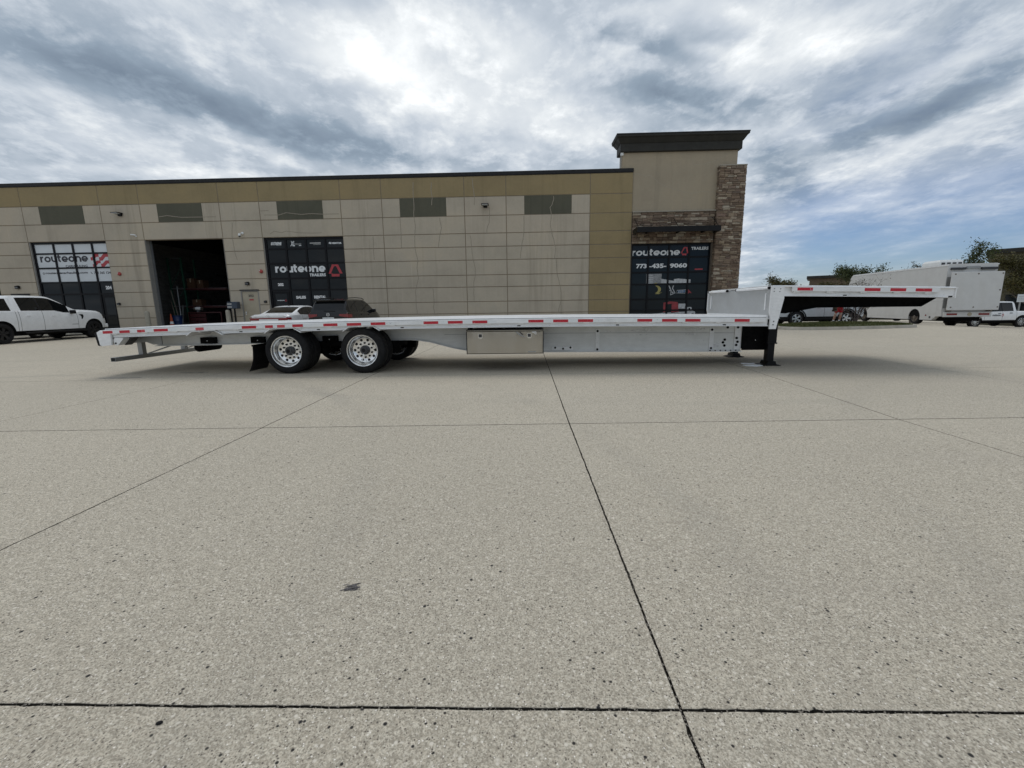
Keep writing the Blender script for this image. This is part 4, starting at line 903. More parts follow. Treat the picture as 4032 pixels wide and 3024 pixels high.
def side(near):
    F = (lambda v: v) if near else (lambda v: 2.59-v)
    us = [0.0, .33]
    def zb(u):
        z = .790
        for a, b, c, d in NOTCH:
            if a <= u <= b: z = .790+(u-a)/(b-a)*.055
            elif b < u < c: z = .852
            elif c <= u <= d: z = .852-(u-c)/(d-c)*.062
        return z
    bps = sorted(set([0.02, .35, 11.66]+[x for nn in NOTCH for x in nn]+[i*.6 for i in range(1, 20)]))
    m = MB(); A = []
    for u in bps: c = cam_(u); A.append(((u, F(.045), .919+c), (u, F(.045), zb(u)+c), (u, F(.06), zb(u)+c), (u, F(.06), .919+c)))
    vs = [p for q in A for p in q]; n = len(A)
    fs = [(i*4+j, i*4+(j+1) % 4, (i+1)*4+(j+1) % 4, (i+1)*4+j) for i in range(n-1) for j in range(4)]+[(0, 1, 2, 3), (n*4-4, n*4-3, n*4-2, n*4-1)]
    m.add(vs, fs)
    # top lip over the planks' edge and the turned-out bottom flange
    sweep(m, [(F(.0), .926), (F(.05), .930), (F(.05), .920), (F(.0), .918)], .02, 11.66, 14)
    segs = [(.35, NOTCH[0][0]), (NOTCH[0][3], NOTCH[1][0]), (NOTCH[1][3], NOTCH[2][0]), (NOTCH[2][3], 11.66)]
    for a, b in segs: sweep(m, [(F(.012), .790), (F(.0445), .790), (F(.0445), .803), (F(.012), .799)], a, b, 4)
    rail = tb_(m, 'side_rail', 'alu_rail', fix=True)
    for uu in (2.519, 3.919, 5.409, 7.448, 9.141, 10.944):
        m = MB(); w = .028; z0 = .806+cam_(uu); pl = [(uu-w, z0-.007), (uu-w+.007, z0-.013), (uu+w-.007, z0-.013), (uu+w, z0-.007), (uu+w, z0+.007), (uu+w-.007, z0+.013), (uu-w+.007, z0+.013), (uu-w, z0+.007)]
        m.prism(pl, 'y', F(.0445), F(.042)); tb_(m, 'rail_slot', 'hole_black', rail, True)
    # stake pockets
    u = .22
    while u < 11.6:
        if not any(a-.02 < u < d+.02 and .05 < 0 for a, b, c, d in NOTCH):
            m = MB(); c = cam_(u); lo = .838
            m.box(u-.050, u+.050, min(F(.007), F(.0445)), max(F(.007), F(.0445)), lo+c, .915+c, .006); tb_(m, 'stake_pocket', 'alu_rail')
        u += .5585
    m = MB(); sweep(m, [(F(-.006), .858), (F(.006), .858), (F(.006), .916), (F(-.006), .916)], .02, 11.612, 16); rub = tb_(m, 'rub_rail', 'alu_plate', fix=True)
    return rub, F
REDS = [(.03, .213), (.34, .531), (.668, .75), (.973, 1.232), (2.576, 2.834), (2.995, 3.136), (3.483, 3.673), (4.035, 4.286), (4.451, 4.705), (4.874, 5.131), (5.8, 6.056), (6.223, 6.48), (6.648, 6.906), (7.611, 7.87), (8.035, 8.291), (8.457, 8.714), (9.461, 9.712), (9.877, 10.133), (10.266, 10.522), (11.087, 11.336)]
PALE = [(.752, .81), (1.737, 1.886), (3.211, 3.348)]
WHITES = [(.214, .339), (.532, .667), (.812, .972), (1.233, 1.40), (1.888, 2.02), (2.835, 2.994), (3.137, 3.21), (3.349, 3.482), (3.674, 3.84), (4.287, 4.45), (4.706, 4.873), (5.132, 5.29), (6.057, 6.222), (6.481, 6.647), (6.907, 7.07), (7.871, 8.034), (8.292, 8.456), (8.715, 8.88), (9.713, 9.876), (10.134, 10.265), (10.523, 10.68), (11.337, 11.49)]
def tapes(rub, F, zlo, zhi, lists):
    for mat, nm, lst in lists:
        for a, b in lst:
            m = MB(); e = rt.uniform(-.0015, .0015); sweep(m, [(F(-.0066), zlo+e), (F(-.0061), zlo+e), (F(-.0061), zhi+e), (F(-.0066), zhi+e)], a, b, 1); tb_(m, nm, mat, rub, True)
rub, F1 = side(True)
tapes(rub, F1, .8635, .9105, (('tape_red', 'red_tape', REDS), ('tape_pale_red', 'red_tape', PALE), ('tape_white', 'white_tape', WHITES)))
side(False)
for F in (F1, lambda v: 2.59-v):
    for a, b, c, d in NOTCH:
        m = MB(); v0, v1 = sorted((F(.005), F(.62)))
        prof = [(a, .703), (b, .776+.002), (c, .790), (d, .712)]
        off = cam_((a+d)/2)-cam_(1.87); prof = [(u, z+off) for u, z in prof]; t_ = .012
        m.prism(prof+[(d-.004, prof[3][1]+t_+.004), (c, prof[2][1]+t_), (b, prof[1][1]+t_), (a+.004, prof[0][1]+t_+.004)], 'y', v0, v1)
        tb_(m, 'wheel_arch_plate', 'alu_rail', fix=True)
# tail
m = MB(); m.prism([(-.060, .560), (-.087, .788), (-.022, .822), (.007, .81), (.165, .79), (.150, .56), (-.023, .545)], 'y', -.004, .03); tb_(m, 'tail_corner', 'alu_plate', fix=True)
m = MB(); m.prism([(-.060, .560), (-.087, .788), (-.022, .822), (.007, .81), (.165, .79), (.150, .56), (-.023, .545)], 'y', 2.56, 2.594); tb_(m, 'tail_corner', 'alu_plate', fix=True)
m = MB(); m.box(-.055, .10, .031, 2.559, .56, .785); tb_(m, 'tail_sill', 'alu_plate')
for v0 in (.0, 2.45):
    m = MB(); m.prism([(-.095, .790), (-.138, .786), (-.104, .555), (-.062, .545)], 'y', v0, v0+.14); tb_(m, 'rubber_bumper', 'rubber_flap', fix=True)
m = MB(); m.prism([(.17, .655), (.20, .69), (.345, .688), (.345, .66), (.24, .555), (.19, .555), (.17, .60)], 'y', .03, .16); tb_(m, 'tail_bracket', 'alu_rail', fix=True)
m = MB(); m.lathe([(.016, 0), (.016, -.006)], (.205, .03, .59), 'y', 10); tb_(m, 'bolt', 'hole_black')
m = MB(); m.prism([(.25, .545), (.345, .62), (.40, .68), (.30, .68), (.22, .57)], 'y', .16, .30); tb_(m, 'lamp_housing', 'hub_dark', fix=True)
m = MB(); m.prism([(.10, .56), (.42, .58), (.55, .53), (.72, .53), (.72, .70), (.10, .70)], 'y', .42, .44); tb_(m, 'tail_gusset', 'galv', fix=True)
for k in range(3):
    for v0 in (.45, 2.0): m = MB(); m.lathe([(.045, 0), (.045, -.012), (.035, -.018)], (-.0551, v0+k*.11, .67), 'x', 14); tb_(m, 'tail_lamp', 'lamp_red')
# under-ride guard
m = MB()
for (y0, y1, z0, z1) in ((.13, 2.46, .245, .251), (.13, 2.46, .314, .320)): m.box(-.045, .045, y0, y1, z0, z1)
m.box(-.045, -.039, .13, 2.46, .251, .314); m.box(.039, .045, .13, 2.46, .251, .314); guard = tb_(m, 'underride_guard', 'galv')
m = MB(); m.box(-.037, .037, .22, .24, .252, .313); tb_(m, 'tube_inside', 'hole_black', guard)
for v0 in (.72, 1.78): m = MB(); m.box(-.045, .045, v0, v0+.09, .321, .60); tb_(m, 'guard_post', 'galv', guard)
for v0 in (.80, 1.70): m = MB(); m.prism([(.05, .33), (.10, .33), (.75, .53), (.68, .53)], 'y', v0, v0+.05); tb_(m, 'guard_brace', 'galv', guard, True)
m = MB(); m.lathe([(.05, -.30), (.095, -.28), (.095, .28), (.05, .30)], (.95, 1.30, .42), 'y', 16); tb_(m, 'air_tank', 'underside', smooth=40)
# main beams
BOT = [(.30, .486), (1.33, .495), (2.41, .509), (4.0, .530), (4.97, .545), (5.35, .548), (5.48, .540), (5.74, .498), (5.99, .430), (6.20, .375), (6.40, .337), (6.60, .312), (6.85, .297), (7.3, .290), (8.4, .286), (10.8, .266), (11.60, .262)]
beams = []
for v0 in (.80, 1.79):
    m = MB(); n = len(BOT)
    for s in (-.006, .006): pass
    vs = []
    for u, z in BOT: vs += [(u, v0-.006, z), (u, v0-.006, .885+cam_(u)), (u, v0+.006, .885+cam_(u)), (u, v0+.006, z)]
    m.add(vs, [(i*4+j, i*4+(j+1) % 4, (i+1)*4+(j+1) % 4, (i+1)*4+j) for i in range(n-1) for j in range(4)]+[(0, 1, 2, 3), (n*4-4, n*4-3, n*4-2, n*4-1)])
    vs = []
    for u, z in BOT: vs += [(u, v0-.075, z-.014), (u, v0-.075, z), (u, v0+.075, z), (u, v0+.075, z-.014)]
    m.add(vs, [(i*4+j, i*4+(j+1) % 4, (i+1)*4+(j+1) % 4, (i+1)*4+j) for i in range(n-1) for j in range(4)]+[(0, 1, 2, 3), (n*4-4, n*4-3, n*4-2, n*4-1)])
    bm_ = tb_(m, 'main_beam', 'alu_beam', fix=True); beams.append(bm_)
m = MB(); sweep(m, [(.789, .628), (.7935, .628), (.7935, .634), (.789, .634)], 6.0, 11.5, 6); tb_(m, 'weld_seam', 'galv', beams[0], True)
for uu, w in ((8.92, .075), (11.05, .085)):
    m = MB(); m.box(uu-w/2, uu+w/2, .780, .7935, .285, .70, .003); st = tb_(m, 'stiffener', 'alu_rail', beams[0])
    for zz in (.66, .315): m = MB(); m.lathe([(.022, 0), (.022, -.008), (.012, -.012)], (uu, .780, zz), 'y', 10); tb_(m, 'bolt', 'hole_black', beams[0])
m = MB(); m.box(11.47, 11.60, .776, .7935, .28, .78, .003); tb_(m, 'end_plate', 'alu_rail', beams[0])
for uu, zz in ((11.34, .70), (11.30, .47), (11.27, .42), (11.30, .36), (11.52, .70), (11.51, .50), (11.53, .43), (11.51, .37), (11.54, .76), (11.33, .755)):
    m = MB(); m.lathe([(.024, 0), (.024, -.008), (.012, -.012)], (uu, .776 if uu > 11.45 else .7935, zz), 'y', 10); tb_(m, 'bolt', 'hole_black', beams[0])
for k in range(6):
    m = MB(); m.lathe([(.014, 0), (.014, .02)], (11.02+k*.095, .74, .262), 'z', 8); tb_(m, 'bolt', 'hole_black', beams[0])
m = MB(); m.box(8.06, 8.46, .772, .7935, .305, .375, .004); tb_(m, 'worn_plate', 'alu_rail', beams[0])
for uu, zz in ((8.12, .355), (8.27, .335), (8.41, .355)): m = MB(); m.lathe([(.02, 0), (.02, -.006)], (uu, .772, zz), 'y', 9); tb_(m, 'bolt', 'hole_black', beams[0])
for cu, cz, wu, hz in ((9.78, .66, .42, .07), (9.72, .585, .30, .02), (9.86, .71, .22, .03), (9.15, .65, .30, .02), (10.75, .68, .40, .05), (10.66, .58, .25, .04), (11.15, .37, .12, .10), (7.9, .70, .25, .03)):
    pl = [(cu+wu/2*cos(a_)*(1+.5*mnoise.noise((cu*3, a_*1.3, cz*7))), cz+hz/2*sin(a_)*(1+.6*mnoise.noise((cu*5, a_*1.7, 3.)))) for a_ in [2*pi*k/18 for k in range(18)]]
    m = MB(); m.prism(pl, 'y', .7925, .7938); tb_(m, 'tape_residue', 'residue', beams[0], True)
for u0, u1 in ((1.25, 1.53), (2.25, 2.50), (3.66, 3.94)):
    m = MB(); m.box(u0, u1, .70, .79, .515, .635); hb_ = tb_(m, 'spring_hanger', 'underside')
    m = MB(); m.prism([(u0+.12, .575), (u0+.15, .575), (u0+.135, .553)], 'y', .699, .6995); tb_(m, 'grease_mark', 'vinyl_white', hb_, True)
for i in range(26):
    u = .45+i*.435
    m = MB(); c = cam_(u); m.box(u-.004, u+.004, .062, 2.528, .82+c, .912+c); m.box(u-.035, u+.035, .062, 2.528, .814+c, .8195+c); tb_(m, 'cross_member', 'alu_beam')
# running gear
def wheel_meshes():
    ty = MB(); ty.lathe([(.275, .012), (.300, .002), (.345, .000), (.380, .010), (.398, .030), (.405, .045), (.405, .080), (.396, .084), (.396, .092), (.405, .096), (.405, .138), (.396, .142), (.396, .150), (.405, .154), (.405, .190), (.398, .205), (.380, .226), (.345, .236), (.300, .234), (.275, .224), (.275, .012)], (0, 0, 0), 'y', 48, False)
    tme = ty.mesh('wheel', 'rubber', smooth=35)
    rm = MB(); rm.lathe([(.277, .020), (.284, .006), (.278, -.004), (.268, -.002), (.262, .016), (.258, .040), (.243, .056), (.238, .100), (.226, .132), (.214, .142), (.160, .148), (.158, .143), (.100, .143), (.098, .150), (.085, .150), (.085, .175)], (0, 0, 0), 'y', 48, False)
    rm.cur = 1
    for k in range(10):
        a = 2*pi*k/10+.2; rm.lathe([(.0255, 0), (.0255, -.0015), (.020, -.002)], (.187*cos(a), .1445, .187*sin(a)), 'y', 12)
        a += .31; rm.lathe([(.017, 0), (.017, -.020), (.010, -.030)], (.128*cos(a), .143, .128*sin(a)), 'y', 6)
    rm.cur = 2; rm.lathe([(.082, .148), (.080, .110), (.060, .098), (.058, .066), (.050, .060)], (0, 0, 0), 'y', 20)
    rm.cur = 1; rm.lathe([(.034, .060), (.030, .056)], (0, 0, 0), 'y', 14)
    rm.cur = 0; rm.tube([(.05, .10, -.02), (.15, .07, -.05), (.19, .05, -.045)], .006, 6)
    rme = rm.mesh('rim', ['alu_rim', 'hole_black', 'hub_dark'], smooth=35)
    return tme, rme
TM, RM = wheel_meshes()
for ui, u in enumerate((3.29, 4.665)):
    for v0, rot in ((.060, 0), (.575, pi), (2.015, 0), (2.530, pi)):
        w = bpy.data.objects.new('wheel', TM); COL.objects.link(w); w.parent = tr
        r_ = bpy.data.objects.new('rim', RM); COL.objects.link(r_); r_.parent = w
        w.location = (u, v0, .405); w.rotation_euler = (0, .35+ui*1.1, rot) if rot == 0 else (0, 0, rot)
    m = MB(); m.tube([(u, .30, .405), (u, 2.29, .405)], .065, 14); tb_(m, 'axle', 'underside')
    for v0 in (.66, 1.86):
        m = MB(); m.lathe([(.20, 0), (.20, .09)], (u, v0-.02, .405), 'y', 20); tb_(m, 'brake_drum', 'underside')
        m = MB(); m.lathe([(.13, -.12), (.14, -.06), (.13, 0), (.14, .06), (.13, .11)], (u+.35, v0+.10, .42), 'z', 16); tb_(m, 'air_spring', 'underside')
        m = MB(); m.box(u-.50, u+.42, v0+.03, v0+.13, .30, .375); tb_(m, 'trailing_arm', 'underside')
m = MB(); m.box(2.62, 5.25, .70, .90, .44, .53); tb_(m, 'slider_frame', 'underside'); m = MB(); m.box(2.62, 5.25, 1.69, 1.89, .44, .53); tb_(m, 'slider_frame', 'underside')
for u in (2.75, 3.75, 4.95): m = MB(); m.box(u-.05, u+.05, .90, 1.69, .42, .52); tb_(m, 'slider_cross', 'underside')
for v0 in (.07, 2.0):
    m = MB(); q = [(2.675, .50), (2.672, .40), (2.66, .28), (2.625, .16), (2.565, .05)]
    m.prism(q+[(p[0]+.010, p[1]) for p in q[::-1]], 'y', v0, v0+.54); tb_(m, 'mud_flap', 'rubber_flap', fix=True)
    m = MB(); m.box(2.66, 2.70, v0, v0+.75, .50, .53); tb_(m, 'flap_hanger', 'underside')
# toolbox
m = MB(); m.box(6.515, 7.876, .115, .66, .318, .745); tbx = tb_(m, 'toolbox', 'black_paint')
m = MB(); m.box(6.528, 7.862, .100, .114, .328, .712, .004); tb_(m, 'toolbox_door', 'stainless', tbx)
m = MB(); m.box(6.515, 7.876, .098, .114, .722, .732); tb_(m, 'drip_edge', 'stainless', tbx)
for uu in (6.56, 7.83): m = MB(); m.box(uu-.015, uu+.015, .13, .60, .745, .80); tb_(m, 'hanger', 'black_paint', tbx)
for uu in (6.767, 7.626):
    pl = [(uu-.040, .678), (uu+.040, .678), (uu+.040, .610), (uu+.022, .590), (uu-.022, .590), (uu-.040, .610)]
    m = MB(); m.prism(pl, 'y', .0935, .0998); lt = tb_(m, 'latch', 'chrome', tbx, True)
    m = MB(); m.prism([(uu-.028, .668), (uu+.028, .668), (uu+.028, .614), (uu-.028, .614)], 'y', .0928, .0933); m.box(uu-.006, uu+.006, .085, .0925, .618, .664); tb_(m, 'latch_handle', 'hub_dark', tbx, True)
m = MB(); m.box(7.60, 7.74, .0985, .0997, .345, .36); tb_(m, 'maker_mark', 'galv', tbx)
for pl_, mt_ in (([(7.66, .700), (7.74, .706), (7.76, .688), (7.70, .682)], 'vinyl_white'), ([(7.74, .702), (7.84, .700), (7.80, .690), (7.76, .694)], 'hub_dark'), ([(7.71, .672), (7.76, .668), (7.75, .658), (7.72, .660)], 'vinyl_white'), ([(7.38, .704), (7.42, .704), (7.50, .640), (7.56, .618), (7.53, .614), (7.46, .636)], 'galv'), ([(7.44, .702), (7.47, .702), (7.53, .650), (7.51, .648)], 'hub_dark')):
    m = MB(); m.prism(pl_, 'y', .0990, .0996); tb_(m, 'film_reflection', mt_, tbx, True)  # leftover film scraps, their light and dark reflections painted as patch colours
# step: bulkhead, corner posts, gooseneck
m = MB(); m.box(11.672, 11.690, .05, 2.54, .86, 1.385); tb_(m, 'bulkhead', 'alu_bulk')
m = MB(); m.box(11.640, 11.671, .06, 2.53, .900, .935); tb_(m, 'bulkhead_foot', 'alu_rail')
for a, b in ((.06, 1.22), (1.62, 2.50)):
    m = MB(); m.tube([(11.650, a, 1.386), (11.650, b, 1.386)], .022, 10); tb_(m, 'bulkhead_rail', 'alu_rail', smooth=50)
    for e in (a, b): m = MB(); m.tube([(11.650, e-.012, 1.386), (11.650, e+.012, 1.386)], .027, 10); tb_(m, 'rail_collar', 'black_paint')
for v0 in (.18, 2.42): m = MB(); m.box(11.660, 11.671, v0-.015, v0+.015, 1.02, 1.30); tb_(m, 'bulkhead_strap', 'alu_rail')
NP = [(11.655, 1.408), (11.862, 1.398), (11.874, 1.21), (11.780, .703), (11.672, .704), (11.676, .90), (11.650, 1.0)]
for v0 in (-.004, 2.564):
    m = MB(); m.prism(NP, 'y', v0, v0+.03); npl = tb_(m, 'corner_post', 'alu_plate', fix=True)
    for uu, zz in ((11.70, 1.37), (11.80, 1.366), (11.70, 1.325), (11.79, 1.322), (11.733, .83), (11.728, .775)):
        m = MB(); m.lathe([(.010, 0), (.010, -.004), (.005, -.006)], (uu, v0, zz), 'y', 8); tb_(m, 'bolt', 'galv', npl) if zz > 1 else tb_(m, 'bolt', 'hole_black', npl)
for F in (F1, lambda v: 2.59-v):
    near = F(0) < 1
    m = MB(); ub = [11.876, 12.4, 13., 13.6, 14.2, 14.655]
    vs = []
    for u in ub: c = cam_(u); vs += [(u, F(.045), 1.288+c), (u, F(.045), 1.466+c), (u, F(.06), 1.466+c), (u, F(.06), 1.288+c)]
    n = len(ub); m.add(vs, [(i*4+j, i*4+(j+1) % 4, (i+1)*4+(j+1) % 4, (i+1)*4+j) for i in range(n-1) for j in range(4)]+[(0, 1, 2, 3), (n*4-4, n*4-3, n*4-2, n*4-1)])
    sweep(m, [(F(0), 1.450), (F(.05), 1.454), (F(.05), 1.442), (F(0), 1.440)], 11.88, 14.655, 5); sweep(m, [(F(.012), 1.288), (F(.0445), 1.288), (F(.0445), 1.302), (F(.012), 1.298)], 11.88, 14.5, 4)
    rail = tb_(m, 'upper_side_rail', 'alu_rail', fix=True)
    for uu in (12.884, 14.589):
        m = MB(); z0 = 1.305+cam_(uu); m.box(uu-.032, uu+.032, min(F(.0445), F(.042)), max(F(.0445), F(.042)), z0-.012, z0+.012); tb_(m, 'rail_slot', 'hole_black', rail)
    for u in (12.08, 12.62, 13.16, 13.70, 14.2):
        m = MB(); c = cam_(u); m.box(u-.05, u+.05, min(F(.007), F(.0445)), max(F(.007), F(.0445)), 1.345+c, 1.438+c, .006); tb_(m, 'stake_pocket', 'alu_rail')
    m = MB(); sweep(m, [(F(-.006), 1.368), (F(.006), 1.368), (F(.006), 1.438), (F(-.006), 1.438)], 11.99, 14.37, 5); ur = tb_(m, 'upper_rub_rail', 'alu_plate', fix=True)
    if near: tapes(ur, F, 1.378, 1.428, (('tape_red', 'red_tape', [(12.072, 12.324), (13.159, 13.412), (13.571, 13.823), (13.975, 14.236)]), ('tape_white', 'white_tape', [(12.326, 12.48), (13.413, 13.57), (13.824, 13.974), (14.237, 14.35)])))
m = MB(); c = cam_(14.66); m.box(14.645, 14.665, .03, 2.56, 1.285+c, 1.45+c); tb_(m, 'nose_rail', 'alu_rail')
GB_ = [(11.70, .30), (12.02, .30), (12.12, .96), (12.65, 1.055), (14.42, 1.050), (14.62, 1.185), (14.62, 1.32), (11.70, 1.37)]
for v0 in (.42, 2.15): m = MB(); m.prism([(11.70, .97)]+GB_[2:], 'y', v0, v0+.02); tb_(m, 'gooseneck_beam', 'underside', fix=True)
m = MB(); m.prism([(12.12, .952), (12.65, 1.044), (14.42, 1.039), (14.42, 1.050), (12.65, 1.055), (12.12, .962)], 'y', .36, 2.23); tb_(m, 'coupler_plate', 'underside', fix=True)
m = MB(); m.prism([(14.42, 1.039), (14.66, 1.185), (14.655, 1.195), (14.42, 1.050)], 'y', .36, 2.23); tb_(m, 'coupler_nose', 'underside', fix=True)
m = MB(); m.lathe([(.036, 0), (.036, -.05), (.045, -.055), (.045, -.085)], (13.6, 1.295, 1.04), 'z', 16); tb_(m, 'kingpin', 'steel_rusty')
for u in (12.3, 12.75, 13.2, 13.65, 14.1): m = MB(); c = cam_(u); m.box(u-.03, u+.03, .06, 2.53, 1.30+c, 1.43+c); tb_(m, 'cross_member', 'underside')
for v0 in (.74, 1.83): m = MB(); m.prism([(11.605, .275), (12.10, .275), (12.10, 1.0), (11.70, 1.0), (11.70, .80), (11.605, .80)], 'y', v0, v0+.02); gp = tb_(m, 'leg_frame', 'underside', fix=True)
m = MB(); m.lathe([(.009, 0), (.009, -.002)], (11.84, .7395, .46), 'y', 8); tb_(m, 'grease_mark', 'vinyl_white')
m = MB(); m.box(11.61, 11.64, .76, 1.83, .30, .80); tb_(m, 'leg_cross_plate', 'underside')
for v0 in (.66, 2.02):
    m = MB(); m.box(11.985, 12.145, v0-.08, v0+.08, .40, 1.0, .01); m.box(11.978, 12.152, v0-.087, v0+.087, .40, .425); leg = tb_(m, 'landing_leg', 'black_paint')
    m = MB(); m.box(12.003, 12.127, v0-.062, v0+.062, .06, .40, .006); tb_(m, 'leg_tube', 'black_paint', leg)
    m = MB(); m.prism([(11.90, 0), (12.23, 0), (12.23, .014), (12.15, .03), (12.13, .085), (12.0, .085), (11.98, .03), (11.90, .014)], 'y', v0-.125, v0+.125); tb_(m, 'foot_pad', 'black_paint', leg, True)
m = MB(); m.tube([(12.07, .74, .80), (12.07, 1.94, .80)], .018, 8); tb_(m, 'leg_shaft', 'underside')
# ------------------------------------------------------------------ vehicles
def interp(pts, x, smooth=False):
    if x <= pts[0][0]: return pts[0][1]
    for i in range(len(pts)-1):
        (a, p), (b, q) = pts[i], pts[i+1]
        if x <= b:
            f = (x-a)/(b-a) if b > a else 0
            if smooth:
                m0 = ((q-pts[i-1][1])/(b-pts[i-1][0]) if i > 0 else (q-p)/(b-a))*(b-a)
                m1 = ((pts[i+2][1]-p)/(pts[i+2][0]-a) if i+2 < len(pts) else (q-p)/(b-a))*(b-a)
                return (2*f**3-3*f*f+1)*p+(f**3-2*f*f+f)*m0+(-2*f**3+3*f*f)*q+(f**3-f*f)*m1
            return p+(q-p)*f
    return pts[-1][1]
def lens_(m, cx, cy, cz): pass
WHEELS = {}
def car_wheel(r, w, style, mats):
    key = (r, w, style, mats)
    if key in WHEELS: return WHEELS[key]
    ty = MB(); R = r*.64
    ty.lathe([(R, .02), (R*1.06, .0), (r*.90, .0), (r*.97, .02), (r, .05), (r, w-.05), (r*.97, w-.02), (r*.90, w), (R, w-.02), (R, .02)], (0, 0, 0), 'y', 36, False)
    tme = ty.mesh('wheel', 'rubber', smooth=35)
    rm = MB(); rm.lathe([(R*1.01, .03), (R*1.0, .006), (R*.95, .004), (R*.92, .05), (R*.90, .12)], (0, 0, 0), 'y', 36, False)
    rm.cur = 1; rm.lathe([(R*.91, .10), (.01, .10)], (0, 0, 0), 'y', 24, False); rm.cur = 0
    ns = {'five': 5, 'six': 6, 'steel': 0, 'multi': 10}[style]
    for k in range(ns):
        a = 2*pi*k/ns+.3; wd = R*(.20 if ns < 8 else .10); d = Vector((cos(a), sin(a))); n = Vector((-sin(a), cos(a)))
        pl = [d*R*.12+n*wd*.6, d*R*.95+n*wd*(1.25 if ns < 8 else .8), d*R*.95-n*wd*(1.25 if ns < 8 else .8), d*R*.12-n*wd*.6]
        rm.prism([(p.x, p.y) for p in pl], 'y', .03, .06)
    if style == 'steel':
        rm.lathe([(R*.90, .06), (R*.75, .03), (R*.45, .04), (R*.40, .0), (R*.3, -.03), (.01, -.035)], (0, 0, 0), 'y', 24, False)
    rm.lathe([(R*.22, .05), (R*.20, .022), (.01, .018)], (0, 0, 0), 'y', 16, False)
    rme = rm.mesh('rim', list(mats), smooth=35)
    WHEELS[key] = (tme, rme); return tme, rme
def make_car(name, label, cat, loc, rz, sp, group=None):
    t = thing(name, label, cat, loc, rz, group)
    W2, r, wx = sp['half'], sp['r'], sp['wheels']
    top, belt, sill, wid, yt = sp['top'], sp['belt'], sp['sill'], sp['wid'], sp['roof_half']
    x0, x1 = top[0][0], top[-1][0]
    ar = r+sp.get('arch', .075)
    def zlow(x):
        z = interp(sill, x)
        for w in wx:
            if abs(x-w) < ar: z = max(z, r+sqrt(max(0, ar*ar-(x-w)**2)))
        return z
    xs = set([p[0] for p in top]+[p[0] for p in wid])
    x = x0
    while x < x1: xs.add(round(x, 3)); x += .09
    for w in wx:
        for k in range(-8, 9): xs.add(round(w+ar*sin(k/8*pi/2)*.9999, 3))
    marks = sp.get('gaps', [])
    for gx in marks: xs |= {gx-.007, gx+.007}
    for a, b in sp['win']+[sp['wind'], sp['rwin']]+sp.get('extra_x', []): xs |= {a, b}
    xs = sorted(v for v in xs if x0 <= v <= x1)
    q = [xs[0]]
    for v in xs[1:]:
        if v-q[-1] > .003: q.append(v)
    xs = q
    lv = sp['levels']; H = max(p[1] for p in top)-max(p[1] for p in belt)
    zm = sp.get('bulge', .62)
    def section(x):
        zl, zt_ = zlow(x), interp(top, x, True); zb = min(interp(belt, x), zt_-.015); zl = min(zl, zb-.05); w = W2*interp(wid, x, True)
        pts = []
        for z in lv+[zb]:
            z = min(max(z, zl), zb); y = w*(1-.10*max(0, (zm-z)/zm)**1.6-.045*max(0, (z-zm)/max(.1, zb-zm))**2); pts.append((y, z))
        h = zt_-zb; f = min(1., h/max(.05, H)); yb = pts[-1][0]
        pts.append((yb-.022, zb+min(.012, h*.2)))
        y2 = (yb-.05)+(yt*(w/W2)-(yb-.05))*f*.93; pts.append((y2, zb+h*.86))
        y3 = min(y2-.045-.02*(1-f), yt*(w/W2)); pts.append((y3, zb+h*.965))
        pts.append((y3*.55, zb+h*.995)); pts.append((0, zb+h)); return pts
    nl = len(lv)+1
    parts = {}
    secs = [section(x) for x in xs]; NP_ = len(secs[0])
    def put(pname, mat, quad):
        key = (pname, mat); parts.setdefault(key, MB()); m = parts[key]
        pts = []
        for p in quad:
            if not pts or (Vector(p)-Vector(pts[-1])).length > 1e-5: pts.append(p)
        if len(pts) > 2 and (Vector(pts[0])-Vector(pts[-1])).length < 1e-5: pts.pop()
        if len(pts) >= 3: m.add(pts, [tuple(range(len(pts)))])
    inr = lambda x, ab: ab[0]-1e-4 <= x <= ab[1]+1e-4
    for i in range(len(xs)-1):
        xm = (xs[i]+xs[i+1])/2
        for j in range(NP_-1):
            a, b = secs[i], secs[i+1]; zmid = (a[j][1]+b[j][1]+a[j+1][1]+b[j+1][1])/4
            for sgn in (1, -1):
                pn, mat = 'body', sp['paint']
                if j < nl-1 or j == nl-1:
                    if any(abs(xm-gx) < .006 for gx in marks) and j < nl: mat = 'gap_dark'; 
                    if zmid < sp.get('clad', 0): mat = 'trim_black'
                    for (px0, px1, pz0, pz1, ln, lm) in sp.get('side_lamps', []):
                        if px0 <= xm <= px1 and pz0 <= zmid <= pz1: pn, mat = ln, lm
                if j == nl:
                    for w1, w2 in zip(sp['win'], sp['win'][1:]):
                        if w2[0]-w1[1] < .2 and w1[1]-1e-4 <= xm <= w2[0]+1e-4: mat = 'trim_black'
                    for w_ in sp['win']:
                        if inr(xm, w_): pn, mat = 'side_window', sp['glass']
                if j >= nl+1 and inr(xm, sp['wind']) and j >= nl+2: pn, mat = 'windshield', sp['glass']
                if j >= nl+2 and inr(xm, sp['rwin']): pn, mat = 'rear_window', sp['glass']
                qd = [(xs[i], sgn*a[j][0], a[j][1]), (xs[i+1], sgn*b[j][0], b[j][1]), (xs[i+1], sgn*b[j+1][0], b[j+1][1]), (xs[i], sgn*a[j+1][0], a[j+1][1])]
                put(pn, mat, qd if sgn < 0 else qd[::-1])
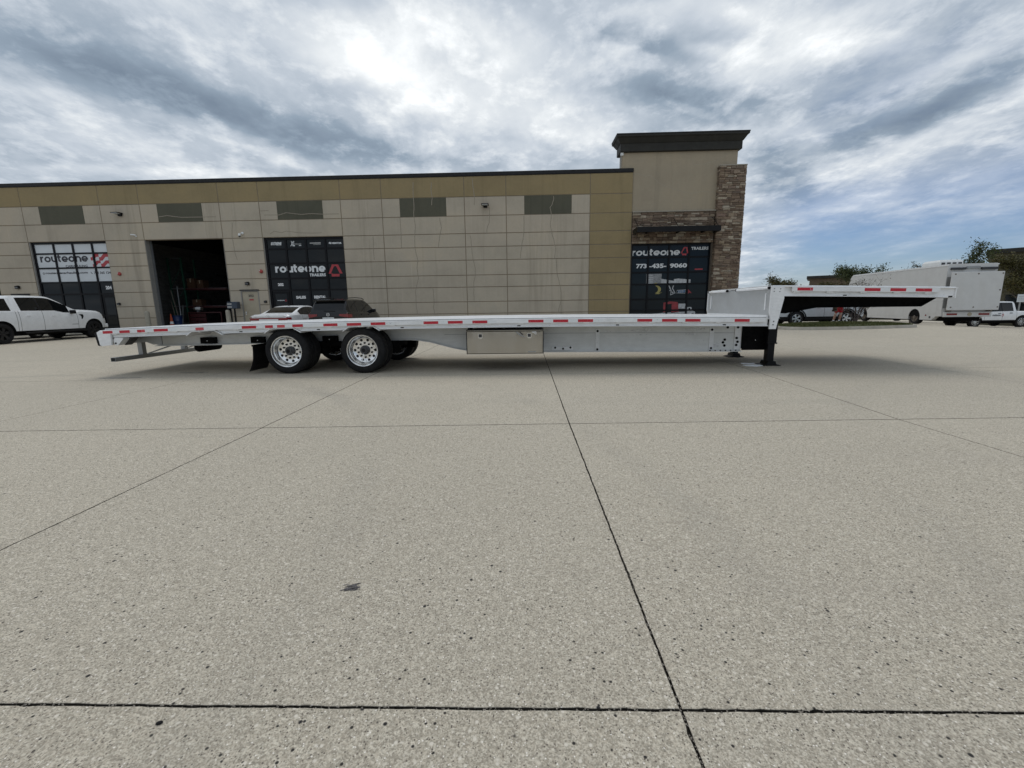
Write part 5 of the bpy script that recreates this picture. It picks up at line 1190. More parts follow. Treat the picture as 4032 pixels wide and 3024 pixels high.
    for i, sg in ((0, -1), (len(xs)-1, 1)):
        a = secs[i]
        for j in range(NP_-1):
            zmid = (a[j][1]+a[j+1][1])/2; pn, mat = 'body', sp['paint']
            if zmid < sp.get('clad_end', sp.get('clad', 0)): mat = 'trim_black'
            qd = [(xs[i], a[j][0], a[j][1]), (xs[i], -a[j][0], a[j][1]), (xs[i], -a[j+1][0], a[j+1][1]), (xs[i], a[j+1][0], a[j+1][1])]
            put(pn, mat, qd if sg > 0 else qd[::-1])
    byname = {}
    for (pn, mat), m in parts.items():
        byname.setdefault(pn, []).append((mat, m))
    body = None
    for pn in sorted(byname, key=lambda k: k != 'body'):
        mm = MB(); mats = []
        for mat, m in byname[pn]: mm.cur = len(mats); mats.append(mat); mm.add(m.v, m.f)
        me = mm.mesh(pn, mats)
        bm = bmesh.new(); bm.from_mesh(me); bmesh.ops.remove_doubles(bm, verts=bm.verts, dist=1e-4); bmesh.ops.recalc_face_normals(bm, faces=bm.faces); bm.to_mesh(me); bm.free()
        me.polygons.foreach_set('use_smooth', [True]*len(me.polygons)); me.set_sharp_from_angle(angle=radians(38))
        o = bpy.data.objects.new(pn, me); COL.objects.link(o); o.parent = t
        if pn == 'body': body = o
    m = MB(); m.box(x0+.25, x1-.25, -W2*.80, W2*.80, sp.get('under', .20), sp.get('under', .20)+.35); m.build('underbody', 'underside', t)
    for w in wx:
        m = MB(); m.box(w-ar+.01, w+ar-.01, -W2*.93, W2*.93, r*1.0, min(r+ar+.03, sp['levels'][-1])); m.build('wheel_well', 'underside', t)
    tme, rme = car_wheel(r, sp.get('tw', .23), sp.get('rim', 'five'), sp.get('rimmat', ('alloy', 'trim_black')))
    for w in wx:
        for sgn in (-1, 1):
            o = bpy.data.objects.new('wheel', tme); COL.objects.link(o); o.parent = t; o.location = (w, sgn*(W2-.012), r); o.rotation_euler = (0, random.uniform(0, 1), 0 if sgn < 0 else pi)
            q_ = bpy.data.objects.new('rim', rme); COL.objects.link(q_); q_.parent = o
    def onside(x, z, sgn=-1, out=.0):   # y of the body side at x, z
        s = section(x)
        for (ya, za), (yb, zb) in zip(s, s[1:]):
            if za <= z <= zb and zb > za: return sgn*(ya+(yb-ya)*(z-za)/(zb-za)+out)
        return sgn*(s[0][0]+out)
    for hx, hz in sp.get('handles', []):
        for sgn in (-1, 1):
            y = onside(hx, hz, sgn); m = MB(); m.box(hx-.085, hx+.085, min(y-sgn*.004, y+sgn*.028), max(y-sgn*.004, y+sgn*.028), hz-.016, hz+.016, .008); m.build('door_handle', sp.get('handle_mat', sp['paint']), t)
    if 'mirror' in sp:
        mx, mz, mmat = sp['mirror']
        for sgn in (-1, 1):
            y = onside(mx, mz, sgn); m = MB(); m.box(mx-.06, mx+.06, min(y-sgn*.03, y+sgn*.20), max(y-sgn*.03, y+sgn*.20), mz-.01, mz+.15, .03); m.build('wing_mirror', mmat, t, smooth=40)
    return t, section, onside

# -- white crew-cab pickup, nose to the building, on the left
sp = dict(half=.955, r=.395, tw=.27, wheels=(1.86, -2.02), arch=.085, paint='paint_white', glass='glass_car', rim='six', rimmat=('alloy_black', 'trim_black'),
    top=[(-3.35, 1.62), (-3.25, 1.74), (-2.5, 1.79), (-1.50, 1.80), (-1.455, 1.79), (-1.44, 1.70), (-1.42, 1.79), (-1.36, 1.835), (-.9, 1.865), (-.35, 1.87), (.05, 1.845), (.35, 1.735), (.70, 1.555), (1.06, 1.335), (1.14, 1.30), (1.6, 1.28), (2.1, 1.235), (2.4, 1.165), (2.52, 1.10), (2.62, .98), (2.68, .74)],
    belt=[(-3.35, 1.235), (.15, 1.235), (.55, 1.15), (1.0, 1.14), (1.2, 1.20), (2.2, 1.14), (2.4, 1.05), (2.68, .70)], sill=[(-3.35, .56), (-2.95, .47), (2.2, .46), (2.45, .44), (2.68, .52)],
    wid=[(-3.35, .97), (-3.05, 1), (2.0, 1), (2.35, .97), (2.55, .90), (2.68, .80)], roof_half=.70, levels=[.45, .52, .62, .74, .86, .98, 1.08, 1.17], bulge=.85,
    win=[(-3.08, -1.56), (-1.20, -.46), (-.40, .80)], wind=(.10, 1.06), rwin=(-3.35, -3.27), gaps=[-1.44, -1.33, -.42, 1.08], handles=[(-.98, 1.06), (.02, 1.04)], mirror=(.84, 1.12, 'trim_black'), clad=0.0, under=.28,
    side_lamps=[(2.42, 2.62, .86, 1.10, 'head_light', 'lamp_dark')])
PK = (-20.93, 17.93, 0)
t, sec, ons = make_car('pickup_truck', 'white crew cab pickup with camper shell parked nose-in at the far left', 'pickup', PK, radians(94.5), sp)
for sgn in (-1, 1):
    m = MB(); m.box(-1.25, 1.42, min(sgn*.86, sgn*1.0), max(sgn*.86, sgn*1.0), .34, .415, .015); m.build('running_board', 'trim_black', t)
    y = ons(1.28, .97, sgn, .003); m = MB(); m.prism([(1.16, 1.08), (1.34, 1.08), (1.38, 1.0), (1.30, .84), (1.24, .84), (1.27, .96), (1.24, 1.02)], 'y', y-.002, y+.006); fixn(m.build('fender_vent', 'trim_black', t))
    y = ons(.95, .66, sgn, .002); m = MB(); m.box(.78, 1.06, y-.003, y+.006, .645, .66); m.build('door_badge', 'trim_black', t)
    m = MB(); y = ons(-2.1, 1.34, sgn); m.box(-1.44, -1.405, sgn*.70-.02, sgn*.70+.02, 1.3, 1.7) ; m.build('cab_gap', 'gap_dark', t)
m = MB(); m.box(2.56, 2.70, -.72, .72, .62, .98, .02); m.build('grille', 'trim_black', t); m = MB(); m.box(2.60, 2.78, -.80, .80, .44, .62, .03); m.build('front_bumper', 'paint_white', t)
m = MB(); m.box(-3.42, -3.30, -.80, .80, .48, .62, .02); m.build('rear_bumper', 'chrome', t)

sed = dict(half=.85, r=.315, tw=.21, wheels=(1.33, -1.24), arch=.05, paint='paint_white', glass='glass_car', rim='five', rimmat=('alloy', 'trim_black'),
    top=[(-2.16, .80), (-2.14, .90), (-2.06, .955), (-1.75, .965), (-1.52, .985), (-1.40, 1.015), (-1.05, 1.155), (-.72, 1.262), (-.4, 1.318), (0, 1.33), (.35, 1.30), (.75, 1.17), (1.2, .985), (1.28, .955), (1.8, .87), (2.05, .77), (2.14, .66), (2.18, .50)],
    belt=[(-2.16, .80), (-2.0, .91), (-1.3, .93), (0, .885), (1.0, .85), (1.4, .84), (1.9, .76), (2.18, .46)], sill=[(-2.16, .42), (-1.9, .26), (1.9, .22), (2.18, .32)],
    wid=[(-2.16, .88), (-2.08, .93), (-1.8, .98), (-1.0, 1), (1.2, 1), (1.8, .94), (2.05, .82), (2.18, .60)], roof_half=.58, levels=[.22, .32, .46, .58, .68, .745, .785, .84], bulge=.55,
    win=[(-1.16, -.32), (-.26, .92)], wind=(.38, 1.2), rwin=(-1.40, -.72), gaps=[-1.02, -.29, .98], handles=[(-.86, .80), (.10, .79)], mirror=(.80, .86, 'paint_white'), clad=.30, clad_end=.42, under=.16,
    side_lamps=[(-2.2, -1.86, .74, .845, 'tail_light', 'lamp_red'), (1.75, 2.1, .60, .74, 'head_light', 'lamp_clear')])
t, sec, ons = make_car('white_sedan', 'white sedan with full-width red tail light parked nose-in by door 202', 'car', (-10.42, 19.66, 0), radians(90), sed)
m = MB(); m.box(-2.172, -2.145, -.72, .72, .775, .825, .006); m.build('tail_light', 'lamp_red', t)
for sgn in (-1, 1): m = MB(); m.prism([(sgn*.40, .725), (sgn*.76, .725), (sgn*.78, .83), (sgn*.62, .775), (sgn*.40, .775)], 'x', -2.176, -2.14); fixn(m.build('tail_light', 'lamp_red', t))
m = MB(); m.prism([(-.62, .935), (.62, .935), (.74, .895), (.60, .865), (-.60, .865), (-.74, .895)], 'x', -2.19, -2.13); fixn(m.build('trunk_lip', 'paint_white', t))
m = MB()
stroke(m, arc(0, .895, .085, .042, 0, 360, 18)[:-1], .012, 0, True); stroke(m, [(-.045, .868), (-.012, .920)], .012, 0); stroke(m, [(.012, .870), (.045, .922)], .012, 0); stroke(m, [(-.03, .893), (.03, .897)], .012, 0)
m.v = [(-2.1925, v[0], v[2]) for v in m.v]; m.build('badge', 'alloy', t)
m = MB(); m.prism([(-.58, 1.318), (-.42, 1.328), (-.56, 1.385), (-.60, 1.385)], 'y', -.022, .022); fixn(m.build('roof_antenna', 'trim_black', t))
m = MB(); m.box(-2.19, -2.14, -.24, .24, .50, .61); m.build('number_plate', 'vinyl_film', t)

suv = dict(half=.865, r=.345, tw=.23, wheels=(1.26, -1.20), arch=.05, paint='paint_black', glass='glass_car', rim='five', rimmat=('alloy', 'trim_black'),
    top=[(-2.05, .86), (-2.04, 1.0), (-2.0, 1.10), (-1.86, 1.34), (-1.78, 1.452), (-1.74, 1.50), (-1.5, 1.53), (-.8, 1.56), (-.1, 1.56), (.35, 1.52), (.75, 1.36), (1.12, 1.12), (1.2, 1.08), (1.7, 1.0), (1.95, .90), (2.06, .76), (2.10, .55)],
    belt=[(-2.05, .97), (-1.6, 1.015), (-.5, 1.0), (.9, .955), (1.3, .97), (1.9, .84), (2.10, .50)], sill=[(-2.05, .46), (-1.8, .30), (1.8, .27), (2.10, .38)],
    wid=[(-2.05, .94), (-1.95, .965), (-1.6, .99), (-1, 1), (1.2, 1), (1.75, .95), (2.0, .84), (2.10, .66)], roof_half=.64, levels=[.27, .38, .50, .62, .74, .80, .86, .93], bulge=.66,
    win=[(-1.60, -1.02), (-.96, -.16), (-.10, .84)], wind=(.40, 1.12), rwin=(-2.0, -1.79), gaps=[-.98, -.13, .95], handles=[(-.62, .89), (.20, .88)], mirror=(.72, .985, 'paint_black'), clad=.44, clad_end=.52, under=.20,
    side_lamps=[(-2.06, -1.66, .80, .945, 'tail_light', 'lamp_red')])
t, sec, ons = make_car('black_suv', 'black SUV with round silver tail badge parked nose-in beside the white sedan', 'SUV', (-7.96, 19.55, 0), radians(90), suv)
for sgn in (-1, 1):
    m = MB(); m.prism([(sgn*.45, .865), (sgn*.80, .80), (sgn*.81, .945), (sgn*.45, .945)], 'x', -2.062, -2.03); fixn(m.build('tail_light', 'lamp_red', t))
    m = MB(); m.tube([(-1.55, sgn*.60, 1.545), (-1.35, sgn*.60, 1.59), (-.6, sgn*.60, 1.615), (.1, sgn*.60, 1.605), (.32, sgn*.60, 1.55)], .016, 8); m.build('roof_rail', 'trim_black', t)
m = MB(); m.prism([(-1.88, 1.46), (-1.60, 1.53), (-1.60, 1.548), (-1.90, 1.50)], 'y', -.64, .64); fixn(m.build('tailgate_spoiler', 'paint_black', t))
m = MB(); stroke(m, arc(0, .925, .060, .060, 0, 360, 22)[:-1], .011, 0, True); stroke(m, [(-.035, .972), (0, .92), (.035, .972)], .012, 0); stroke(m, [(-.055, .935), (-.028, .875), (0, .915), (.028, .875), (.055, .935)], .012, 0)
m.v = [(-2.070, v[0], v[2]) for v in m.v]; m.build('badge', 'chrome', t); m = MB(); m.lathe([(.056, 0), (.056, -.018)], (-2.05, 0, .925), 'x', 20); m.build('badge_disc', 'trim_black', t)
m = MB(); m.tube([(-2.03, -.28, 1.06), (-2.03, .18, 1.075)], .012, 6); m.build('rear_wiper', 'trim_black', t)
m = MB(); m.box(-2.08, -2.03, -.23, .23, .76, .815); m.build('number_plate', 'vinyl_film', t)
m = MB(); m.box(-2.14, -1.95, -.82, .82, .42, .60, .04); m.build('rear_bumper', 'trim_black', t)
m = MB(); m.box(-1.5, -1.42, -.018, .018, 1.53, 1.60); m.build('roof_antenna', 'trim_black', t)

gr = dict(sed); gr['paint'] = 'paint_grey'
t, sec, ons = make_car('grey_sedan', 'grey car mostly hidden behind the white pickup at the far left, alloy wheel showing', 'car', (-23.65, 20.85, 0), radians(94), gr)

cr = dict(half=.86, r=.345, tw=.22, wheels=(1.22, -1.22), arch=.055, paint='paint_silver', glass='glass_car', rim='five', rimmat=('alloy', 'trim_black'),
    top=[(-2.05, .86), (-2.02, 1.02), (-1.9, 1.2), (-1.7, 1.44), (-1.62, 1.50), (-1.3, 1.54), (-.5, 1.57), (0, 1.55), (.35, 1.49), (.8, 1.27), (1.15, 1.05), (1.22, 1.01), (1.75, .93), (2.0, .80), (2.08, .66), (2.10, .5)],
    belt=[(-2.05, .97), (-.5, 1.0), (.9, .95), (1.3, .93), (1.9, .75), (2.10, .46)], sill=[(-2.05, .44), (-1.8, .30), (1.8, .26), (2.10, .34)],
    wid=[(-2.05, .92), (-1.8, .97), (-1, 1), (1.2, 1), (1.75, .95), (2.0, .85), (2.10, .68)], roof_half=.64, levels=[.26, .36, .44, .54, .66, .76, .84, .92], bulge=.66,
    win=[(-1.5, -1.0), (-.94, -.12), (-.06, .82)], wind=(.38, 1.15), rwin=(-2.0, -1.66), gaps=[-.97, -.09, .95], handles=[(-.6, .88), (.22, .87)], mirror=(.72, .98, 'paint_silver'), clad=.42, clad_end=.44, under=.20,
    side_lamps=[(1.72, 2.06, .64, .80, 'head_light', 'lamp_clear')])
t, sec, ons = make_car('silver_suv', 'silver SUV behind the grass island, seen under the raised trailer nose', 'SUV', (14.72, 23.18, 0), radians(180), cr)
for w in (1.22, -1.22):
    for sgn in (-1, 1):
        m = MB(); pts = arc(w, .345, .415, .415, 0, 180, 16); y = sgn*.845
        for a, b in zip(pts, pts[1:]): m.prism([a, b, (w+(b[0]-w)*1.14, .345+(b[1]-.345)*1.14), (w+(a[0]-w)*1.14, .345+(a[1]-.345)*1.14)], 'y', min(y, y+sgn*.02), max(y, y+sgn*.02))
        fixn(m.build('arch_trim', 'trim_black', t))
m = MB(); m.box(2.02, 2.14, -.62, .62, .32, .50, .03); m.build('front_bumper', 'trim_black', t)
m = MB(); m.lathe([(.05, 0), (.05, .02)], (1.98, .70, .40), 'y', 12); m.build('fog_light', 'lamp_clear', t)

rg = dict(half=.86, r=.345, tw=.23, wheels=(1.42, -1.33), arch=.06, paint='paint_white', glass='glass_car', rim='multi', rimmat=('alloy', 'trim_black'),
    top=[(-2.45, .93), (-2.44, .97), (-1.06, .975), (-1.0, .99), (-.97, 1.2), (-.93, 1.50), (-.88, 1.575), (-.5, 1.60), (.1, 1.59), (.4, 1.52), (.75, 1.32), (1.05, 1.10), (1.12, 1.06), (1.7, 1.0), (2.0, .92), (2.15, .80), (2.2, .6)],
    belt=[(-2.45, .90), (-1.05, .95), (-.9, .985), (.8, .96), (1.2, .98), (2.0, .84), (2.2, .55)], sill=[(-2.45, .50), (-2.1, .40), (1.9, .38), (2.2, .45)],
    wid=[(-2.45, .97), (-1, 1), (1.3, 1), (1.8, .97), (2.05, .90), (2.2, .78)], roof_half=.62, levels=[.38, .46, .56, .66, .74, .82, .88, .93], bulge=.70,
    win=[(-.80, -.16), (-.10, .82)], wind=(.42, 1.05), rwin=(-.965, -.935), gaps=[-.97, -.13, .92], handles=[(-.62, .88), (.06, .87)], handle_mat='trim_black', mirror=(.70, .99, 'trim_black'), clad=.45, under=.26,
    side_lamps=[(1.86, 2.12, .72, .90, 'head_light', 'lamp_clear')])
PX2 = 29.22
t, sec, ons = make_car('white_pickup', 'white crew cab pickup with red door emblem beyond the box van, right edge', 'pickup', (PX2, 28.86, -.56), radians(180), rg)
y = ons(.3, .72, 1, .004)
m = routeone(0, 1, 0, .30, 0, .3); m.v = [(.48-v[0]*.48, y, .70+v[2]*.30) for v in m.v]; m.build('door_lettering', 'vinyl_black', t)
m = MB(); prism_logo(0, 1, 0, 1, None, 'vinyl_red', 0, lambda mm, n, mt, f: m.add(mm.v, mm.f), 0); m.v = [(-.05-v[0]*.15, y, .68+v[2]*.16) for v in m.v]; m.build('door_emblem', 'vinyl_red', t)

# -- white step van
va = thing('step_van', 'long white box van with raised lift gate at its back, right side of the lot', 'van', (21.89+1.1*.989, 23.91-1.1*.148, -.17), radians(81.5))
VW, VH, VL = 1.1, 3.16, 9.0
m = MB()
ar = .46; wxv = 1.95
arch_ = [(wxv+ar*cos(radians(a)), .40+ar*sin(radians(a))) for a in range(0, 181, 12)]
side_ = [(0, .48), (.35, .48), (.62, .27), (wxv-ar, .27)]+arch_[::-1]+[(wxv+ar, .27), (6.3, .27)]+[(6.75+.45*cos(radians(a)), .40+.45*sin(radians(a))) for a in range(180, -1, -15)]+[(7.2, .30), (9.2, .35), (9.35, .8), (9.3, 1.45), (8.75, 2.95), (8.60, VH-.03), (8.45, VH), (0, VH)]
for sg in (-1, 1): pass
m.prism(side_, 'y', -VW, VW); bmv = bmesh.new(); me = m.mesh('body', 'paint_vanwhite'); bmv.from_mesh(me); bmesh.ops.recalc_face_normals(bmv, faces=bmv.faces)
bmesh.ops.bevel(bmv, geom=[e for e in bmv.edges if len(e.link_faces) == 2 and abs(e.verts[0].co.y-e.verts[1].co.y) < 1e-4 and min(v.co.z for v in e.verts) > 1.0], offset=.05, segments=2, affect='EDGES'); bmv.to_mesh(me); bmv.free()
o = bpy.data.objects.new('body', me); COL.objects.link(o); o.parent = va
m = MB(); m.box(-.02, 8.45, VW-.005, VW+.018, VH-.09, VH-.02); m.box(-.02, 8.45, -VW-.018, -VW+.005, VH-.09, VH-.02); m.build('roof_rail', 'paint_white', va)
m = MB(); m.box(0, 8.6, VW, VW+.012, 1.28, 1.33, .004); m.build('rub_strip', 'paint_vanwhite', va)
m = MB(); m.box(2.9, 5.2, VW, VW+.005, .45, 1.05); m.build('skirt_door', 'paint_vanwhite', va)
m = MB(); m.box(.35, 1.25, VW, VW+.005, .62, 1.20); m.build('skirt_door', 'paint_vanwhite', va)
m = MB(); m.lathe([(.045, 0), (.045, .015)], (1.05, VW, .52), 'y', 12); m.build('marker_lamp', 'lamp_red', va); m = MB(); m.lathe([(.06, 0), (.06, .012)], (.75, VW, .42), 'y', 12); m.build('filler_cap', 'hub_dark', va)
m = MB(); m.quad((8.86, VW+.003, 2.30), (9.20, VW+.003, 1.45), (7.5, VW+.003, 1.45), (7.5, VW+.003, 2.30)); m.build('side_window', 'glass_car', va)
m = MB(); m.quad((8.775, -.98, 2.90), (8.775, .98, 2.90), (9.29, .98, 1.50), (9.29, -.98, 1.50)); m.v = [(v[0]+.01, v[1], v[2]) for v in m.v]; m.build('windshield', 'glass_car', va)
m = MB(); m.box(.3, 8.9, -.9, .9, .22, .70); m.build('underbody', 'underside', va)
for xw in (wxv, 6.75):
    tme, rme = car_wheel(.40, .26, 'steel', ('steel_rusty', 'trim_black'))
    for sgn in (-1, 1):
        o = bpy.data.objects.new('wheel', tme); COL.objects.link(o); o.parent = va; o.location = (xw, sgn*(VW-.03), .40); o.rotation_euler = (0, 0, 0 if sgn < 0 else pi)
        q_ = bpy.data.objects.new('rim', rme); COL.objects.link(q_); q_.parent = o
    m = MB(); m.box(xw-.44, xw+.44, -VW+.02, VW-.02, .44, .86); m.build('wheel_well', 'underside', va)
m = MB(); m.box(-.16, 0, -1.05, 1.05, .45, .70, .01); m.build('rear_bumper', 'paint_vanwhite', va)
for y0 in (.48, -.95): m = MB(); m.box(-.172, -.158, y0, y0+.47, .54, .64); m.build('tail_light', 'lamp_red', va)
m = MB(); m.lathe([(.10, 0), (.10, -.01)], (-.16, -.08, .585), 'x', 14); m.v = [(v[0], v[1]*1, v[2]) for v in m.v]; m.build('center_lamp', 'door_beige', va)
m = MB(); m.box(-.02, 0, .82, 1.08, .9, 2.5); m.build('door_hinge_post', 'galv', va)
m = MB(); m.box(-.05, 0, .70, .80, 1.0, 2.1); m.build('grab_rail', 'lamp_red', va)
m = MB(); m.box(-.10, -.0, .35, .98, 2.86, 2.97); m.build('lamp_bar', 'hub_dark', va); m = MB(); m.box(-.10, 0, -1.05, -.35, 2.84, 2.96); m.build('lamp_bar', 'hub_dark', va); m = MB(); m.box(-.06, 0, -.30, .28, 2.90, 3.02); m.build('camera_box', 'galv', va)
m = MB(); m.box(-.36, -.29, -1.17, 1.10, .80, 2.72, .01); lg = m.build('lift_gate', 'paint_vanwhite', va)
for y0 in (-1.1, -.05, .95):
    for z0 in (.95, 2.62): m = MB(); m.lathe([(.04, 0), (.03, -.012)], (-.36, y0, z0), 'x', 8); m.build('bolt', 'steel_rusty', lg)
m = MB(); m.lathe([(.04, 0), (.03, -.012)], (-.36, -1.08, 1.8), 'x', 8); m.build('bolt', 'steel_rusty', lg)
for y0 in (-.95, .85): m = MB(); m.box(-.29, 0, y0, y0+.07, .72, .84); m.build('gate_arm', 'steel_rusty', va)
m = MB(); ringprof(m, [(0, VH), (0, VH+.20), (-.06, VH+.30), (-.14, VH+.32)], 1.3, 2.6, -.45, .65); m.build('roof_unit', 'plastic_white', va)
for k in range(4): m = MB(); m.box(1.28, 1.298, -.38+k*.26, -.22+k*.26, VH+.04, VH+.17); m.build('roof_vent', 'hub_dark', va)

# ------------------------------------------------------------------ grass island
isl = [(10.93, 19.38), (11.05, 18.95), (11.485, 18.62), (12.3, 18.55), (13.35, 18.57), (15.35, 19.0), (16.6, 19.36), (17.0, 19.55), (17.2, 19.95), (17.1, 20.5), (16.6, 21.2), (15.9, 21.7), (14.0, 21.85), (12.2, 21.5), (11.2, 20.6)]
cxi = sum(p[0] for p in isl)/len(isl); cyi = sum(p[1] for p in isl)/len(isl)
def ins(d): return [(p[0]+(cxi-p[0])*d, p[1]+(cyi-p[1])*d) for p in isl]
m = MB(); n = len(isl); A_, B_, C_ = isl, ins(.012), ins(.055)
m.add([(p[0], p[1], -.01) for p in A_]+[(p[0], p[1], .10) for p in B_]+[(p[0], p[1], .125) for p in ins(.02)]+[(p[0], p[1], .125) for p in C_]+[(p[0], p[1], .05) for p in C_], [(k*n+i, k*n+(i+1) % n, (k+1)*n+(i+1) % n, (k+1)*n+i) for k in range(4) for i in range(n)])
struct(m.build('kerb', 'kerb', smooth=30))
m = MB(); D_ = [(ins(f), z) for f, z in ((.05, .115), (.12, .14), (.35, .19), (.7, .22))]
m.add([(p[0], p[1], z) for ring, z in D_ for p in ring]+[(cxi, cyi, .225)], [(k*n+i, k*n+(i+1) % n, (k+1)*n+(i+1) % n, (k+1)*n+i) for k in range(3) for i in range(n)]+[(3*n+i, 3*n+(i+1) % n, 4*n) for i in range(n)])
struct(m.build('island_soil', 'grass_soil', smooth=60))
rg_ = random.Random(2); m = MB()
while len(m.f) < 16000:
    i = rg_.randrange(n); a, b = isl[i], isl[(i+1) % n]; f = rg_.random(); g_ = 1-sqrt(rg_.random()); g_ = .055+g_*.945
    x = a[0]+(b[0]-a[0])*f; y = a[1]+(b[1]-a[1])*f; x += (cxi-x)*g_; y += (cyi-y)*g_; z = interp([(.05, .11), (.12, .138), (.35, .187), (.7, .218), (1, .223)], g_)
    h = rg_.uniform(.03, .08); an = rg_.uniform(0, pi); w = rg_.uniform(.006, .012); lx_, ly_ = rg_.uniform(-.03, .03), rg_.uniform(-.03, .03)
    m.add([(x-w*cos(an), y-w*sin(an), z), (x+w*cos(an), y+w*sin(an), z), (x+lx_, y+ly_, z+h)], [(0, 1, 2)])
stuff(m.build('grass', 'grass_blade'))

# ------------------------------------------------------------------ trees
def tree(name, lab, loc, h, spread, seed, leafmat_, nl, lsize, bare=0., stems=1, trunk_h=.35, leaf_r=.5, bark='bark', group=None, cat='tree', droop=0.):
    r = random.Random(seed); t = thing(name, lab, cat, loc, group=group)
    tk, br, lf = MB(), MB(), MB(); tips = []
    def grow(p, d, ln, rad, lvl, m):
        pts = [p]; n = 4; dd = d.copy()
        for i in range(n):
            dd = (dd+Vector((r.uniform(-.18, .18), r.uniform(-.18, .18), r.uniform(-.05, .12)-droop*lvl*.06))).normalized(); pts.append(pts[-1]+dd*ln/n)
        m.tube(pts, [rad*(1-.55*i/n) for i in range(n+1)], 6 if lvl < 2 else 4, lvl == 0)
        if lvl >= 2: tips.extend([pts[2], pts[3], pts[4]])
        if lvl < 3:
            for k in range(r.choice((3, 4)) if lvl else r.choice((5, 6, 7))):
                f = r.uniform(.35, 1.0); i = min(n-1, int(f*n)); q = pts[i].lerp(pts[i+1], f*n-i)
                a = r.uniform(0, 2*pi); up = r.uniform(.25, .9) if lvl else r.uniform(.35, 1.0); nd = Vector((cos(a)*spread, sin(a)*spread, up)).normalized(); nd = (nd*.75+dd*.35).normalized()
                grow(q, nd, ln*r.uniform(.50, .75), rad*.48, lvl+1, br)
    for s in range(stems):
        a = r.uniform(0, 2*pi); d0 = Vector((cos(a)*.35*(stems > 1), sin(a)*.35*(stems > 1), 1)).normalized()
        grow(Vector((r.uniform(-.1, .1)*(stems > 1), r.uniform(-.1, .1)*(stems > 1), -.12)), d0, h*(.52 if stems == 1 else .45), h*.022 if stems == 1 else h*.014, 0, tk)
    zmax = max(p.z for p in tips); k_ = h/zmax
    mx_ = sum(p.x for p in tips)/len(tips); my_ = sum(p.y for p in tips)/len(tips)
    fx = lambda v: ((v[0]-mx_*max(0, v[2])/zmax*1.2)*k_, (v[1]-my_*max(0, v[2])/zmax*1.2)*k_, v[2]*k_ if v[2] > 0 else v[2])
    for m in (tk, br): m.v = [fx(v) for v in m.v]
    clumps = [Vector(fx(p)) for p in tips]; r.shuffle(clumps); clumps = clumps[:max(1, int(len(clumps)*(1-bare)))]
    for i in range(nl):
        c = clumps[i % len(clumps)]; rr = leaf_r*r.uniform(.5, 1.1)
        p = c+Vector((r.gauss(0, .45), r.gauss(0, .45), r.gauss(0, .34)))*rr
        n_ = Vector((r.gauss(0, 1), r.gauss(0, 1), r.gauss(0, 1)+.6)).normalized(); a = n_.orthogonal().normalized(); b = n_.cross(a); ang = r.uniform(0, 6.28); a, b = a*cos(ang)+b*sin(ang), b*cos(ang)-a*sin(ang); s = lsize*r.uniform(.6, 1.3)
        lf.add([p-a*s, p+b*s*.45, p+a*s, p-b*s*.45], [(0, 1, 2, 3)])
    tk.build('trunk', bark, t, smooth=60); br.build('branches', bark, t, smooth=60)
    if nl: stuff(lf.build('crown', leafmat_, t))
    return t
tree('island_shrub', 'sparse multi-stemmed shrub on the grass island in front of the box van', (15.2, 20.7, .18), 2.15, 1.0, 21, 'leaf_dull', 1300, .035, .35, 4, .2, .20, 'twig', None, 'shrub')
tree('round_tree', 'small round olive tree far behind the trailer step, left of the brown building', (22.75, 40., -.35), 3.75, .8, 4, 'leaf_olive', 7500, .075, 0, 1, .3, .55)
tree('leafy_tree', 'spreading dark green tree beyond the front of the box van, right of the brown building', (29.9, 41., -.6), 5.0, 1.25, 9, 'leaf_green', 10000, .08, .08, 1, .3, .6)
tree('leafy_tree', 'low olive tree at the wall of the far brown building', (27.6, 41.5, -.5), 3.3, 1.2, 15, 'leaf_olive', 7000, .075, .1, 1, .3, .55)
tree('leafy_tree', 'tall dark green tree rising above the roof of the box van at the right', (35.9, 38.5, -.9), 6.5, 1.25, 30, 'leaf_green', 14000, .08, .1, 1, .3, .62)
tree('leafy_tree', 'dark leafy tree filling the right edge behind the white pickup', (41.3, 37.5, -1.0), 5.6, 1.35, 12, 'leaf_olive', 17000, .085, 0, 1, .3, .75)
tree('leafy_tree', 'small tree whose top shows just left of the van roof unit', (33.3, 39., -.8), 5.0, .8, 17, 'leaf_dull', 3600, .075, .15, 1, .3, .5)

# ------------------------------------------------------------------ far buildings
b = thing('brown_building', 'low brown building with dark cornice far behind the raised trailer nose', 'building', (38.7, 62, -1.2), radians(-33))
m = MB(); m.box(0, 4.4, 0, 7, 0, 5.5); m.build('wall', 'brick_brown', b); m = MB(); m.box(-.35, 4.7, -.3, 7.3, 5.502, 5.85); m.build('roof_cornice', 'cornice', b); m = MB(); m.box(4.71, 20, .6, 7, 0, 4.9); m.build('wing_wall', 'brick_shade', b); m = MB(); m.box(4.72, 20.3, .4, 7.2, 4.902, 5.1); m.build('wing_cornice', 'vinyl_film', b)
for k in range(4): m = MB(); m.box(6+k*3.4, 7.8+k*3.4, .56, .598, 1.0, 2.6); m.build('window', 'glass_dark', b)
b = thing('dark_building', 'large dark brown building behind the trees at the right edge', 'building', (46.5, 46.5, -1.6), radians(-46))
m = MB(); m.box(0, 26, 0, 12, 0, 7.25); m.build('wall', 'brick_shade', b); m = MB(); m.box(-.3, 26.3, -.3, 12.3, 7.252, 7.65); m.build('roof_cornice', 'cornice', b)
for k in range(6): m = MB(); m.box(1.5+k*4, 3.8+k*4, -.05, -.002, .9, 3.2); f_ = m.build('window', 'glass_dark', b)
